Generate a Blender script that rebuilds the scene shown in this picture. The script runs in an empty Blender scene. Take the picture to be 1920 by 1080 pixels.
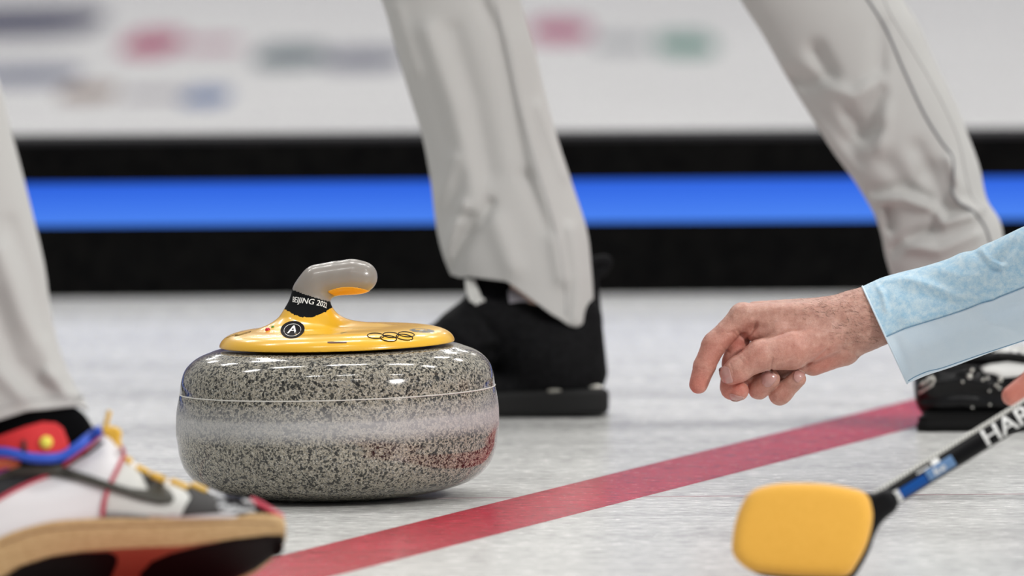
import bpy, bmesh, math, random
import numpy as np
from mathutils import Vector, Matrix
from mathutils.bvhtree import BVHTree

SC = bpy.context.scene
COL = SC.collection
random.seed(7); rng = np.random.default_rng(7)

# ------------------------------------------------------------------ camera
FPX, CAM_H, CAM_Y = 20900.0, 0.80, -10.0
PITCH, ROLL = math.radians(3.502), math.radians(0.40)
fwd = np.array([0, math.cos(PITCH), -math.sin(PITCH)])
up0 = np.array([0, math.sin(PITCH), math.cos(PITCH)])
ex = np.array([1.0, 0, 0])
cright = ex*math.cos(ROLL) - up0*math.sin(ROLL)
cup = up0*math.cos(ROLL) + ex*math.sin(ROLL)
CAM = np.array([0.0, CAM_Y, CAM_H])
cd = bpy.data.cameras.new('camera'); cam = bpy.data.objects.new('camera', cd); COL.objects.link(cam)
m = Matrix.Identity(4)
for i in range(3):
    m[i][0] = cright[i]; m[i][1] = cup[i]; m[i][2] = -fwd[i]; m[i][3] = CAM[i]
cam.matrix_world = m
cd.sensor_width = 36.0; cd.lens = FPX/1920*36.0; cd.clip_end = 200; cd.clip_start = .5
cd.dof.use_dof = True; cd.dof.focus_distance = 9.96; cd.dof.aperture_fstop = 6.0
SC.camera = cam
# ------------------------------------------------------------------ light
SC.view_settings.view_transform = 'Standard'; SC.view_settings.look = 'None'
SC.view_settings.gamma = 1.0; SC.view_settings.use_curve_mapping = False
SC.view_settings.exposure = 0.12
W = bpy.data.worlds.new('arena_air'); SC.world = W; W.use_nodes = True
W.node_tree.nodes['Background'].inputs[0].default_value = (0.84, 0.85, 0.86, 1)
W.node_tree.nodes['Background'].inputs[1].default_value = 0.37
def area(name, loc, rot, sx, sy, power, col=(1, 1, 1)):
    l = bpy.data.lights.new(name, 'AREA'); l.shape = 'RECTANGLE'; l.size = sx; l.size_y = sy
    l.energy = power; l.color = col
    o = bpy.data.objects.new(name, l); COL.objects.link(o); o.location = loc; o.rotation_euler = rot
    return o
# rows of arena ceiling floodlights
for iy, yy in enumerate((-8.0, -3.2, 2.6, 9.0, 16.0, 24.0)):
    for ix in range(5):
        if iy < 2 and (ix+iy) % 3 == 1: continue
        area('ceiling_floodlight', (-4.6+ix*2.3+(iy % 2)*.4, yy, 7.0), (0, 0, 0), 1.3, .18, (34, 46, 78, 80, 78, 64)[iy], (1.0, .985, .96))
area('front_key_light', (7.0, -6.5, 5.0), tuple(Vector((-7.0, 6.8, -4.8)).to_track_quat('-Z', 'Y').to_euler()), 1.4, .9, 520, (1, .98, .95))  # key light added at front right to brighten camera-facing sides

# ------------------------------------------------------------------ helpers
def P(px, py, D):
    """world point seen at pixel (px,py) at distance D along world Y"""
    px = np.asarray(px, float); py = np.asarray(py, float); D = np.asarray(D, float)
    px, py, D = np.broadcast_arrays(px, py, D)
    d = (px[..., None]-960)/FPX*cright + (540-py[..., None])/FPX*cup + fwd
    return CAM + d*(D/d[..., 1])[..., None]
def PW(v, D):
    """v (n,3) in (px, py, depth px) at reference distance D -> world"""
    v = np.asarray(v, float); return P(v[..., 0], v[..., 1], D + v[..., 2]*D/FPX)
def ground(px, py, z=0.0):
    d = (px-960)/FPX*cright + (540-py)/FPX*cup + fwd
    return CAM + d*((z-CAM_H)/d[2])
def proj(v):
    q = np.asarray(v, float)-CAM
    z = q@fwd
    return 960+FPX*(q@cright)/z, 540-FPX*(q@cup)/z

def link(name, me, mat=None, parent=None):
    o = bpy.data.objects.new(name, me); COL.objects.link(o)
    if mat is not None: me.materials.append(mat)
    if parent is not None:
        o.parent = parent
        if parent.type == 'EMPTY': o.matrix_parent_inverse = Matrix.Translation(-Vector(parent.location))
    return o
def mesh_obj(name, verts, faces, mat=None, parent=None, smooth=True):
    me = bpy.data.meshes.new(name)
    me.from_pydata([tuple(map(float, v)) for v in verts], [], [tuple(map(int, f)) for f in faces])
    me.update()
    if smooth: me.polygons.foreach_set('use_smooth', [True]*len(me.polygons))
    return link(name, me, mat, parent)
def thing(name, label, cat, loc=(0, 0, 0), group=None):
    o = bpy.data.objects.new(name, None); COL.objects.link(o); o.location = loc
    o.empty_display_size = .05
    return tag(o, label, cat, group)
def tag(o, label=None, cat=None, group=None, kind=None):
    if label: o['label'] = label
    if cat: o['category'] = cat
    if group: o['group'] = group
    if kind: o['kind'] = kind
    return o
def bm_obj(name, bm, mat=None, parent=None, smooth=True):
    me = bpy.data.meshes.new(name); bm.to_mesh(me); bm.free()
    if smooth: me.polygons.foreach_set('use_smooth', [True]*len(me.polygons))
    return link(name, me, mat, parent)
def solidify(o, t, offset=-1):
    s = o.modifiers.new('thickness', 'SOLIDIFY'); s.thickness = t; s.offset = offset; return o
def bvh_of(*objs):
    V, F = [], []
    for o in objs:
        b = len(V); V += [tuple(v.co) for v in o.data.vertices]
        F += [tuple(i+b for i in p.vertices) for p in o.data.polygons]
    return BVHTree.FromPolygons(V, F)

# ---- implicit surfaces -> mesh (surface nets)
def smin(a, b, k):
    h = np.maximum(k-np.abs(a-b), 0)/k
    return np.minimum(a, b)-h*h*k*.25
def smax(a, b, k): return -smin(-a, -b, k)
def cap(p, a, b, ra, rb, fl=1.0):
    """tapered capsule; fl stretches distances in depth (fl>1 = flatter in depth)"""
    a = np.array(a, np.float32); b = np.array(b, np.float32)
    d = b-a; dd = (d*d).sum()+1e-9
    q = [p[i]-a[i] for i in range(3)]
    t = np.clip((q[0]*d[0]+q[1]*d[1]+q[2]*d[2])/dd, 0, 1)
    r0 = q[0]-t*d[0]; r1 = q[1]-t*d[1]; r2 = (q[2]-t*d[2])*fl
    return np.sqrt(r0*r0+r1*r1+r2*r2)-(ra+t*(rb-ra))
def chain(p, pts, k=6, fl=1.0):
    f = None
    for A, B in zip(pts[:-1], pts[1:]):
        g = cap(p, A[:3], B[:3], A[3], B[3], fl)
        f = g if f is None else smin(f, g, k)
    return f
def rbox(p, c, h, r):
    q = [np.abs(p[i]-c[i])-(h[i]-r) for i in range(3)]
    o = np.sqrt(sum(np.maximum(x, 0)**2 for x in q))
    return o+np.minimum(np.maximum(np.maximum(q[0], q[1]), q[2]), 0)-r
def poly_dist(px, py, pts):
    """2-D distance to a polyline"""
    best = None
    for (x0, y0), (x1, y1) in zip(pts[:-1], pts[1:]):
        dx, dy = x1-x0, y1-y0; L = dx*dx+dy*dy+1e-9
        t = np.clip(((px-x0)*dx+(py-y0)*dy)/L, 0, 1)
        d = (px-x0-t*dx)**2+(py-y0-t*dy)**2
        best = d if best is None else np.minimum(best, d)
    return np.sqrt(best)
def nets(fn, lo, hi, cell):
    lo = np.array(lo, float); hi = np.array(hi, float)
    n = np.ceil((hi-lo)/cell).astype(int)+1
    ax = [(lo[i]+np.arange(n[i])*cell).astype(np.float32) for i in range(3)]
    p = [ax[0][:, None, None], ax[1][None, :, None], ax[2][None, None, :]]
    f = np.broadcast_to(fn(p), n).astype(np.float32)
    f = f.copy()
    big = np.float32(cell)
    for i in range(3):
        s = [slice(None)]*3
        s[i] = 0; f[tuple(s)] = np.maximum(f[tuple(s)], big)
        s[i] = -1; f[tuple(s)] = np.maximum(f[tuple(s)], big)
    ins = f < 0
    cs = [(i, j, k) for i in (0, 1) for j in (0, 1) for k in (0, 1)]
    sl = lambda c: tuple(slice(c[i], n[i]-1+c[i]) for i in range(3))
    cnt = sum(ins[sl(c)].astype(np.int8) for c in cs)
    act = (cnt > 0) & (cnt < 8)
    idx = np.full(act.shape, -1, np.int64); ids = np.argwhere(act); idx[act] = np.arange(len(ids))
    acc = np.zeros((len(ids), 3)); num = np.zeros(len(ids))
    for c in cs:
        for a in range(3):
            if c[a]: continue
            c2 = list(c); c2[a] = 1
            A = f[tuple((ids+np.array(c)).T)]; B = f[tuple((ids+np.array(c2)).T)]
            m = (A < 0) != (B < 0)
            t = np.where(m, A/np.where(m, A-B, 1), 0)
            pt = np.tile(np.array(c, float), (len(ids), 1)); pt[:, a] = t
            acc[m] += pt[m]; num[m] += 1
    V = lo+(ids+acc/num[:, None])*cell
    F = []
    for a in range(3):
        b, c = (a+1) % 3, (a+2) % 3
        s0 = [slice(None)]*3; s1 = [slice(None)]*3
        s0[a] = slice(0, n[a]-1); s1[a] = slice(1, n[a])
        A = ins[tuple(s0)]; B = ins[tuple(s1)]
        m = A != B
        e = np.argwhere(m)
        e = e[(e[:, b] > 0) & (e[:, c] > 0) & (e[:, b] < n[b]-1) & (e[:, c] < n[c]-1)]
        def I(db, dc):
            q = e.copy(); q[:, b] -= db; q[:, c] -= dc
            return idx[tuple(q.T)]
        quad = np.stack([I(1, 1), I(0, 1), I(0, 0), I(1, 0)], 1)
        inside = A[tuple(e.T)]
        quad[~inside] = quad[~inside][:, ::-1]
        F.append(quad)
    return V, np.concatenate(F)
def sdf_obj(name, fn, lo, hi, cell, D, mat, parent=None):
    V, F = nets(fn, lo, hi, cell)
    return mesh_obj(name, PW(V, D), F, mat, parent)

# ---- splines, lofts, tubes, decals
def crom(pts, n, closed=False):
    """Catmull-Rom resample of (k,dim) -> (n,dim)"""
    pts = np.asarray(pts, float); k = len(pts)
    s = np.arange(n)*(k/n) if closed else np.linspace(0, k-1, n)
    i = np.floor(s).astype(int); i = np.minimum(i, k-1 if closed else k-2); t = (s-i)[(...,)+(None,)*(pts.ndim-1)]
    g = (lambda j: pts[j % k]) if closed else (lambda j: pts[np.clip(j, 0, k-1)])
    a, b, c, d = g(i-1), g(i), g(i+1), g(i+2)
    return .5*((2*b)+(-a+c)*t+(2*a-5*b+4*c-d)*t*t+(-a+3*b-3*c+d)*t**3)
def grid_faces(nr, nc, closed=True, flip=False):
    F = []
    for r in range(nr-1):
        for c in range(nc if closed else nc-1):
            a, b = r*nc+c, r*nc+(c+1) % nc
            q = (a, b, b+nc, a+nc)
            F.append(q[::-1] if flip else q)
    return F
def tube(name, pts, r, mat, parent=None, sides=8, closed=False, n=None, flat=1.0):
    pts = np.asarray(pts, float)
    if n: pts = crom(pts, n, closed)
    N = len(pts); V = []
    rr = np.broadcast_to(np.asarray(r, float), (N,)) if np.ndim(r) == 0 else crom(np.asarray(r, float)[:, None], N)[:, 0]
    for i in range(N):
        a = pts[(i-1) % N] if (closed or i > 0) else pts[i]; b = pts[(i+1) % N] if (closed or i < N-1) else pts[i]
        t = b-a; t /= np.linalg.norm(t)+1e-12
        ref = np.array([0, 1.0, 0]) if abs(t[1]) < .9 else np.array([1.0, 0, 0])
        u = np.cross(t, ref); u /= np.linalg.norm(u); w = np.cross(t, u)
        for j in range(sides):
            a_ = 2*math.pi*j/sides
            V.append(pts[i]+rr[i]*(math.cos(a_)*u+flat*math.sin(a_)*w))
    F = [(r_*sides+c, r_*sides+(c+1) % sides, ((r_+1) % N)*sides+(c+1) % sides, ((r_+1) % N)*sides+c)
         for r_ in range(N if closed else N-1) for c in range(sides)]
    if not closed:
        F.append(tuple(range(sides))[::-1]); F.append(tuple((N-1)*sides+j for j in range(sides)))
    return mesh_obj(name, V, F, mat, parent)
def cast(px, py, bvh, D, off=0.0):
    d = (px-960)/FPX*cright+(540-py)/FPX*cup+fwd; d = d/np.linalg.norm(d)
    hit = bvh.ray_cast(Vector(CAM), Vector(d))
    if hit[0] is None:
        g = P(px, py, D); q = bvh.find_nearest(Vector(g))
        # keep the pixel, take the depth of the nearest surface
        return P(px, py, q[0].y-CAM_Y)-d*off if q[0] is not None else g
    return np.array(hit[0])-d*off
def decal_bm(polys, bvh, D, off, maxlen):
    bm = bmesh.new()
    for poly in polys:
        vs = [bm.verts.new((x, -y, 0)) for x, y in poly]
        try: bm.faces.new(vs)
        except ValueError: pass
    bmesh.ops.triangulate(bm, faces=bm.faces[:])
    for _ in range(7):
        es = [e for e in bm.edges if e.calc_length() > maxlen]
        if not es: break
        bmesh.ops.subdivide_edges(bm, edges=es, cuts=1)
        bmesh.ops.triangulate(bm, faces=[f for f in bm.faces if len(f.verts) > 3])
    for v in bm.verts: v.co = Vector(cast(v.co.x, -v.co.y, bvh, D, off))
    bm.normal_update()
    cen = Vector(CAM)
    fl = [f for f in bm.faces if f.normal.dot(cen-f.calc_center_median()) < 0]
    bmesh.ops.reverse_faces(bm, faces=fl)
    return bm
def decal(name, poly, bvh, D, mat, parent, off=.0006, thick=.0005, maxlen=10, smooth_n=0):
    if smooth_n: poly = crom(poly, smooth_n, True)
    o = bm_obj(name, decal_bm([poly], bvh, D, off, maxlen), mat, parent)
    if thick: solidify(o, thick)
    return o
def line_on(name, pts, bvh, D, r, mat, parent, n=40, off=0.0, **k):
    q = crom(pts, n); return tube(name, [cast(x, y, bvh, D, off) for x, y in q], r, mat, parent, **k)
def text_tris(s, size, shear=0.0):
    c = bpy.data.curves.new('t', 'FONT'); c.body = s; c.size = size; c.shear = shear
    c.align_x = 'CENTER'; c.align_y = 'CENTER'; c.resolution_u = 4
    o = bpy.data.objects.new('t', c); COL.objects.link(o)
    dg = bpy.context.evaluated_depsgraph_get(); me = bpy.data.meshes.new_from_object(o.evaluated_get(dg))
    V = [tuple(v.co) for v in me.vertices]; F = [tuple(p.vertices) for p in me.polygons]
    bpy.data.objects.remove(o); bpy.data.curves.remove(c); bpy.data.meshes.remove(me)
    return V, F
def text_decal(name, s, size, M2, bvh, D, mat, parent, shear=0.0, off=.0004, maxlen=4, bold=0):
    """M2 maps text (x,y) to pixels (px,py)"""
    V, F = text_tris(s, size, shear)
    bm = bmesh.new(); vs = [bm.verts.new(v) for v in V]
    for f in F:
        try: bm.faces.new([vs[i] for i in f])
        except ValueError: pass
    bmesh.ops.triangulate(bm, faces=bm.faces[:])
    for v in bm.verts:
        x, y = M2(v.co.x, v.co.y); v.co = Vector((x, -y, 0))
    for _ in range(5):
        es = [e for e in bm.edges if e.calc_length() > maxlen]
        if not es: break
        bmesh.ops.subdivide_edges(bm, edges=es, cuts=1)
        bmesh.ops.triangulate(bm, faces=[f for f in bm.faces if len(f.verts) > 3])
    for v in bm.verts: v.co = Vector(cast(v.co.x, -v.co.y, bvh, D, off))
    return bm_obj(name, bm, mat, parent, smooth=False)

# ------------------------------------------------------------------ materials
def mat(name, col, rough=.5, metal=0.0, spec=.5, coat=0.0, coat_rough=.05, sss=0.0, emit=None, estr=0.0, sheen=0.0):
    m = bpy.data.materials.new(name); m.use_nodes = True
    b = m.node_tree.nodes['Principled BSDF']
    b.inputs['Base Color'].default_value = (*col, 1); b.inputs['Roughness'].default_value = rough
    b.inputs['Metallic'].default_value = metal; b.inputs['Specular IOR Level'].default_value = spec
    b.inputs['Coat Weight'].default_value = coat; b.inputs['Coat Roughness'].default_value = coat_rough
    if sss:
        b.inputs['Subsurface Weight'].default_value = sss
        b.inputs['Subsurface Radius'].default_value = (.9, .35, .2); b.inputs['Subsurface Scale'].default_value = .006
    if sheen: b.inputs['Sheen Weight'].default_value = sheen
    if emit: b.inputs['Emission Color'].default_value = (*emit, 1); b.inputs['Emission Strength'].default_value = estr
    return m
class N:
    """tiny node-graph helper"""
    def __init__(s, m): s.t = m.node_tree; s.b = s.t.nodes['Principled BSDF']
    def n(s, typ, **k):
        x = s.t.nodes.new(typ)
        for a, v in k.items():
            if a in ('i',):
                for kk, vv in v.items(): x.inputs[kk].default_value = vv
            else: setattr(x, a, v)
        return x
    def l(s, a, b): s.t.links.new(a, b)
    def co(s, scale=(1, 1, 1)):
        c = s.n('ShaderNodeTexCoord'); mp = s.n('ShaderNodeMapping'); mp.inputs['Scale'].default_value = scale
        s.l(c.outputs['Object'], mp.inputs['Vector']); return mp.outputs['Vector']
    def noise(s, vec, scale, detail=4, rough=.55):
        x = s.n('ShaderNodeTexNoise'); x.inputs['Scale'].default_value = scale
        x.inputs['Detail'].default_value = detail; x.inputs['Roughness'].default_value = rough
        if vec is not None: s.l(vec, x.inputs['Vector'])
        return x.outputs['Fac']
    def ramp(s, fac, stops, interp='LINEAR'):
        r = s.n('ShaderNodeValToRGB'); cr = r.color_ramp; cr.interpolation = interp
        while len(cr.elements) < len(stops): cr.elements.new(.5)
        for e, (p, c) in zip(cr.elements, stops):
            e.position = p; e.color = (*c, 1) if len(c) == 3 else c
        s.l(fac, r.inputs[0]); return r.outputs[0]
    def mix(s, fac, a, b, mode='MIX'):
        x = s.n('ShaderNodeMix', data_type='RGBA', blend_type=mode)
        for sock, v in ((x.inputs[0], fac), (x.inputs[6], a), (x.inputs[7], b)):
            if isinstance(v, (int, float)): sock.default_value = v
            elif isinstance(v, tuple): sock.default_value = (*v, 1)
            else: s.l(v, sock)
        return x.outputs[2]
    def math(s, op, a, b=0.0, c=0.0):
        x = s.n('ShaderNodeMath', operation=op)
        for sock, v in zip(x.inputs, (a, b, c)):
            if isinstance(v, (int, float)): sock.default_value = v
            else: s.l(v, sock)
        return x.outputs[0]
    def bump(s, h, strength=.3, dist=.001):
        x = s.n('ShaderNodeBump'); x.inputs['Strength'].default_value = strength; x.inputs['Distance'].default_value = dist
        s.l(h, x.inputs['Height']); s.l(x.outputs[0], s.b.inputs['Normal'])
    def base(s, c): s.l(c, s.b.inputs['Base Color'])
    def rough(s, c): s.l(c, s.b.inputs['Roughness'])

def cloth(name, col, scale=900, amp=.06, bump=.25):
    m = mat(name, col, .9, spec=.15); g = N(m); v = g.co()
    f = g.noise(v, scale, 3); c0 = tuple(x*(1-amp) for x in col); c1 = tuple(min(1, x*(1+amp)) for x in col)
    g.base(g.ramp(f, [(.35, c0), (.65, c1)])); g.bump(f, bump, .0006); return m
# ================================================================== SETTING
# ice: pebbled, scraped in streaks along X; painted lines lie under the same glossy surface
def ice_mat(name, c0, c1, rough0=.205):
    m = mat(name, c0, rough0, spec=.5); g = N(m)
    g.b.inputs['Subsurface Weight'].default_value = .35; g.b.inputs['Subsurface Radius'].default_value = (1, 1, 1); g.b.inputs['Subsurface Scale'].default_value = .05
    g.b.subsurface_method = 'BURLEY'
    g.b.inputs['IOR'].default_value = 1.31
    streak = g.noise(g.co((1.2, 26, 1)), 2.2, 6, .6)
    fine = g.noise(g.co((.30, .9, 1)), 170, 5, .7)
    wide = g.noise(g.co((.5, 5, 1)), 1.3, 3, .5)
    f = g.math('ADD', g.math('MULTIPLY', streak, .25), g.math('ADD', g.math('MULTIPLY', fine, .60), g.math('MULTIPLY', wide, .15)))
    g.base(g.ramp(f, [(.36, c0), (.62, c1)]))
    g.rough(g.math('MULTIPLY_ADD', fine, .22, rough0-.07))
    g.bump(fine, .22, .0012)
    return m
M_ice = ice_mat('ice', (.35, .35, .342), (.89, .885, .86))
M_line = ice_mat('red_painted_ice', (.25, .002, .013), (.62, .016, .055))
M_hair = ice_mat('faint_red_thread', (.50, .36, .38), (.66, .50, .52))
def slab(name, x0, x1, y0, y1, z0, z1, m, parent=None):
    V = [(x, y, z) for z in (z0, z1) for y in (y0, y1) for x in (x0, x1)]
    F = [(0, 2, 3, 1), (4, 5, 7, 6), (0, 1, 5, 4), (2, 6, 7, 3), (0, 4, 6, 2), (1, 3, 7, 5)]
    return mesh_obj(name, V, F, m, parent, smooth=False)
tag(slab('floor', -14, 14, -16, 34, -.08, 0, M_ice), kind='structure')
tag(slab('wall_back', -14, 14, 33.7, 34, 0, 7.5, mat('slate_arena_wall', (.15, .13, .26), .9)), kind='structure')
# hog line, 10 cm wide
a = ground(452, 1092); b = ground(1740, 768)
a = a[:2]; b = b[:2]; d = (b-a)/np.linalg.norm(b-a); nrm = np.array([-d[1], d[0]])*.054
a0 = a-d*6; b0 = b+d*1.9
V = [(*(q+s*nrm), z) for z in (.0, .00025) for q in (a0, b0) for s in (-1, 1)]
tag(mesh_obj('trim_1', V, [(4, 6, 7, 5), (0, 4, 5, 1), (2, 3, 7, 6), (1, 5, 7, 3), (0, 2, 6, 4)], M_line, smooth=False),
    'wide red line painted across the ice', kind='structure')
y = ground(1400, 930)[1]
tag(slab('trim_2', -4, 4, y-.004, y+.004, 0, .00022, M_hair), 'thin faint red line across the ice behind the broom head', kind='structure')

# ---- divider between the sheets
M_black = mat('matt_black_foam', (.003, .003, .0035), .9, spec=.04); g = N(M_black); f = g.noise(g.co(), 60, 4); g.base(g.ramp(f, [(.3, (.0022, .0022, .0025)), (.7, (.006, .0058, .0055))])); g.bump(f, .2, .002)
M_blue = mat('lit_blue_strip', (.01, .05, .30), .6, spec=.1, emit=(.055, .20, .86), estr=.66)
g = N(M_blue)
tc = g.n('ShaderNodeTexCoord'); sx = g.n('ShaderNodeSeparateXYZ'); g.l(tc.outputs['Object'], sx.inputs[0])
zz = g.math('MULTIPLY', g.math('SUBTRACT', sx.outputs[2], .084), 19.0)
n_ = g.noise(g.co((.8, 1, 1)), 1.3, 2)
zz = g.math('ADD', zz, g.math('MULTIPLY', g.math('SUBTRACT', n_, .5), .5))
g.l(g.ramp(zz, [(.05, (.085, .26, .85)), (.5, (.05, .18, .78)), (1.0, (.012, .085, .60))]), g.b.inputs['Emission Color'])
M_cap = mat('dark_grey_cap', (.02, .02, .022), .8, spec=.15)
DY = 3.0
yb = ground(960, 553)[1]
div = thing('sheet_divider', 'long low black foam divider with a glowing blue strip across the back', 'divider', (0, yb, 0))
slab('foam_block', -6, 6, yb, yb+.12, 0, .080, M_black, div)
slab('foam_block', -6, 6, yb+.006, yb+.12, .080, .134, M_black, div)
slab('light_strip', -6, 6, yb, yb+.008, .084, .1335, M_blue, div)
slab('foam_block', -6, 6, yb, yb+.12, .134, .180, M_black, div)
slab('top_cap', -6, 6, yb-.002, yb+.122, .180, .1855, M_cap, div)

# ---- blurred coloured lettering painted on the next sheet, beyond the divider
def paint_mark(px, py, w, h, col, name='ice_marking', lab='', cells=None):
    p0 = ground(px-w/2, py); p1 = ground(px+w/2, py)
    ya = ground(px, py+h/2)[1]; yb_ = ground(px, py-h/2)[1]
    n = 28; V = []
    for z in (.0, .0003):
        for k in range(n):
            t = 2*math.pi*k/n; r = 1/(abs(math.cos(t))**3+abs(math.sin(t))**3)**(1/3)
            V.append(((p0[0]+p1[0])/2+(p1[0]-p0[0])/2*r*math.cos(t), (ya+yb_)/2+(yb_-ya)/2*r*math.sin(t), z))
    F = [tuple(range(n, 2*n))]+[(k, (k+1) % n, (k+1) % n+n, k+n) for k in range(n)]
    o = mesh_obj(name, V, F, ice_mat('paint_'+str(px), tuple(c*.8 for c in col), col), smooth=False)
    return tag(o, lab, 'ice marking', kind='structure')
k = 3
for px, py, w, h, col, lab in (
    (20, 42, 330, 52, (.05, .06, .10), 'dark slate painted patch'),
    (285, 82, 105, 40, (.62, .04, .14), 'pink red painted patch'),
    (395, 84, 110, 16, (.68, .30, .38), 'pale pink painted tail'),
    (545, 106, 130, 38, (.14, .22, .21), 'grey green painted patch'),
    (680, 112, 150, 34, (.20, .22, .27), 'grey painted patch'),
    (165, 174, 105, 26, (.42, .30, .20), 'tan painted patch'),
    (40, 142, 210, 34, (.25, .28, .36), 'grey blue painted patch'),
    (290, 178, 120, 14, (.45, .42, .44), 'pale grey painted patch'),
    (385, 182, 90, 28, (.08, .20, .46), 'blue painted patch'),
    (1050, 58, 112, 36, (.62, .06, .18), 'crimson painted patch'),
    (1165, 82, 100, 22, (.50, .54, .53), 'faint grey painted patch'),
    (1285, 84, 110, 36, (.12, .38, .26), 'green painted patch')):
    paint_mark(px, py, w*1.05, h*1.12, tuple(q*.62 for q in col), 'trim_%d' % k, lab+' on the far ice'); k += 1

# ================================================================== CURLING STONE
SX, SY0, SD, S_ = 634.0, 932.0, 10.0, 2090.0
TILT = math.radians(1.25)
base = ground(SX, SY0)
def stone_pt(x, y, z):
    """stone-local metres -> world, tipped a hair in the picture plane"""
    x, y, z = map(np.asarray, (x, y, z))
    X = x*math.cos(TILT); Z = z*math.cos(TILT)+x*math.sin(TILT)+.0008
    return np.stack([X+base[0], y+base[1], Z], -1)
M_gran = mat('speckled_granite', (.35, .34, .31), .10, spec=.5)
g = N(M_gran); v = g.co()
nz = g.n('ShaderNodeTexNoise'); nz.inputs['Scale'].default_value = 420; g.l(v, nz.inputs['Vector'])
vm = g.n('ShaderNodeVectorMath', operation='MULTIPLY_ADD'); g.l(nz.outputs['Color'], vm.inputs[0]); vm.inputs[1].default_value = (.0013,)*3; g.l(v, vm.inputs[2])
def vor(scale):
    x = g.n('ShaderNodeTexVoronoi'); x.inputs['Scale'].default_value = scale; g.l(vm.outputs[0], x.inputs['Vector'])
    s = g.n('ShaderNodeSeparateColor'); g.l(x.outputs['Color'], s.inputs[0]); return s.outputs
v1, v2, v3 = vor(640), vor(1000), vor(380)
c = g.ramp(v2[0], [(0, (.15, .145, .13)), (.16, (.30, .275, .225)), (.38, (.44, .41, .335)), (.64, (.52, .485, .405)), (.82, (.25, .255, .25)), (.92, (.66, .63, .56))], 'CONSTANT')
clump = g.noise(v, 70, 3)
thr = g.math('MULTIPLY_ADD', clump, .62, -.11)
dark = g.math('LESS_THAN', v1[1], thr)
c = g.mix(g.math('MULTIPLY', dark, .88), c, (.02, .022, .022))
dark2 = g.math('LESS_THAN', v3[2], .11)
c = g.mix(g.math('MULTIPLY', dark2, .85), c, (.010, .011, .012))
# striking band: pecked, rough and paler
tc = g.n('ShaderNodeTexCoord'); sx = g.n('ShaderNodeSeparateXYZ'); g.l(tc.outputs['Object'], sx.inputs[0])
zrel = g.math('ADD', sx.outputs[2], g.math('MULTIPLY', g.math('SUBTRACT', sx.outputs[0], float(base[0])), -math.sin(TILT)))
wob = g.math('MULTIPLY', g.math('SUBTRACT', g.noise(v, 28, 3), .5), .004)
zrel = g.math('ADD', zrel, wob)
band = g.ramp(g.math('MULTIPLY', zrel, 10), [(.56, (0, 0, 0)), (.68, (.55,)*3), (.76, (.60,)*3), (.80, (.34,)*3), (.90, (.16,)*3), (.94, (0, 0, 0))])
c = g.mix(1.0, c, (.74, .73, .71), 'MULTIPLY')
c = g.mix(g.math('MULTIPLY', band, .95), c, (.60, .60, .61))
g.base(c)
bw = g.n('ShaderNodeRGBToBW'); g.l(band, bw.inputs[0])
g.rough(g.math('MULTIPLY_ADD', bw.outputs[0], .60, .11))

stone = thing('curling_stone', 'speckled grey granite curling stone with a yellow handle on the ice', 'curling stone', tuple(base))
prof = [(0, 931), (105, 931), (136, 932.5), (150, 930), (196, 924), (254, 906), (284, 880), (297, 852), (301, 829), (304, 806), (304, 786), (303, 765), (299.5, 742), (297.0, 731.0)]
prof2 = [(297.0, 729.5), (294, 708), (286, 686), (268, 668), (244, 657), (215, 650.5), (120, 650), (0, 650)]
def lathe(name, prof, mat_, parent, seg=192, sub=5, z0=SY0):
    pr = crom(prof, len(prof)*sub)
    r = np.maximum(pr[:, 0], 0)/S_; z = (z0-pr[:, 1])/S_
    th = np.linspace(0, 2*math.pi, seg, endpoint=False)
    V = stone_pt(r[:, None]*np.cos(th), r[:, None]*np.sin(th), z[:, None]+0*th).reshape(-1, 3)
    return mesh_obj(name, V, grid_faces(len(pr), seg), mat_, parent)
lathe('granite_body', prof, M_gran, stone)
lathe('granite_body', prof2, M_gran, stone)
M_seam = mat('pale_seam', (.62, .60, .55), .5)
lathe('seam_ring', [(294, 733), (297.6, 731.3), (297.9, 730.4), (297.6, 729.4), (294, 728)], M_seam, stone, sub=3)

# ---- handle, in stone-local pixels (x right, y up, w away), one smooth body cut into its parts
M_yel = mat('glossy_yellow_plastic', (.90, .52, .035), .3, coat=.35, coat_rough=.04)
M_blk = mat('black_print', (.005, .005, .006), .7, spec=.08)
M_grip = mat('smoky_grey_translucent_plastic', (.27, .245, .22), .30, coat=.35, coat_rough=.12, sss=.15)
M_org = mat('amber_gloss', (.80, .38, .03), .3, coat=.3)
M_wht = mat('white_print', (.85, .85, .83), .5)
def handle_sdf(p):
    x, y, w = p
    rr = np.sqrt(x*x+w*w)
    Y = np.maximum(y-284, 0)/35; R = rr/222
    gr = np.sqrt((7/222*R**6)**2+(2.2/35*Y**1.2)**2)
    plate = np.maximum((R**7+Y**2.2-1)/np.maximum(gr, .012), 287-y)
    skirt = cap(p, (-62, 298, -8), (-54, 325, -4), 62, 34, 1.0)
    neck = chain(p, [(-57, 325, -4, 36), (-53, 355, 0, 33), (-50, 385, 2, 30.5), (-36, 405, 4, 29)], 14, 1.12)
    grip = chain(p, [(-36, 405, 4, 28.5), (-4, 410, 5, 29.5), (28, 413, 4, 29.8), (48, 411.5, 4, 29.2)], 14, .98)
    h = smin(neck, grip, 16)
    h = smin(h, skirt, 40)
    # low fairing running along the plate behind the neck
    fair = cap(p, (-60, 300, 0), (70, 292, 0), 34, 16, .8)
    h = smin(h, fair, 50)
    return smin(plate, h, 42)
V, F = nets(handle_sdf, (-232, 280, -232), (232, 460, 232), 2.0)
hv = stone_pt(V[:, 0]/S_, V[:, 2]/S_, V[:, 1]/S_)
hid = 1.0
cenF = V[F].mean(1)
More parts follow.
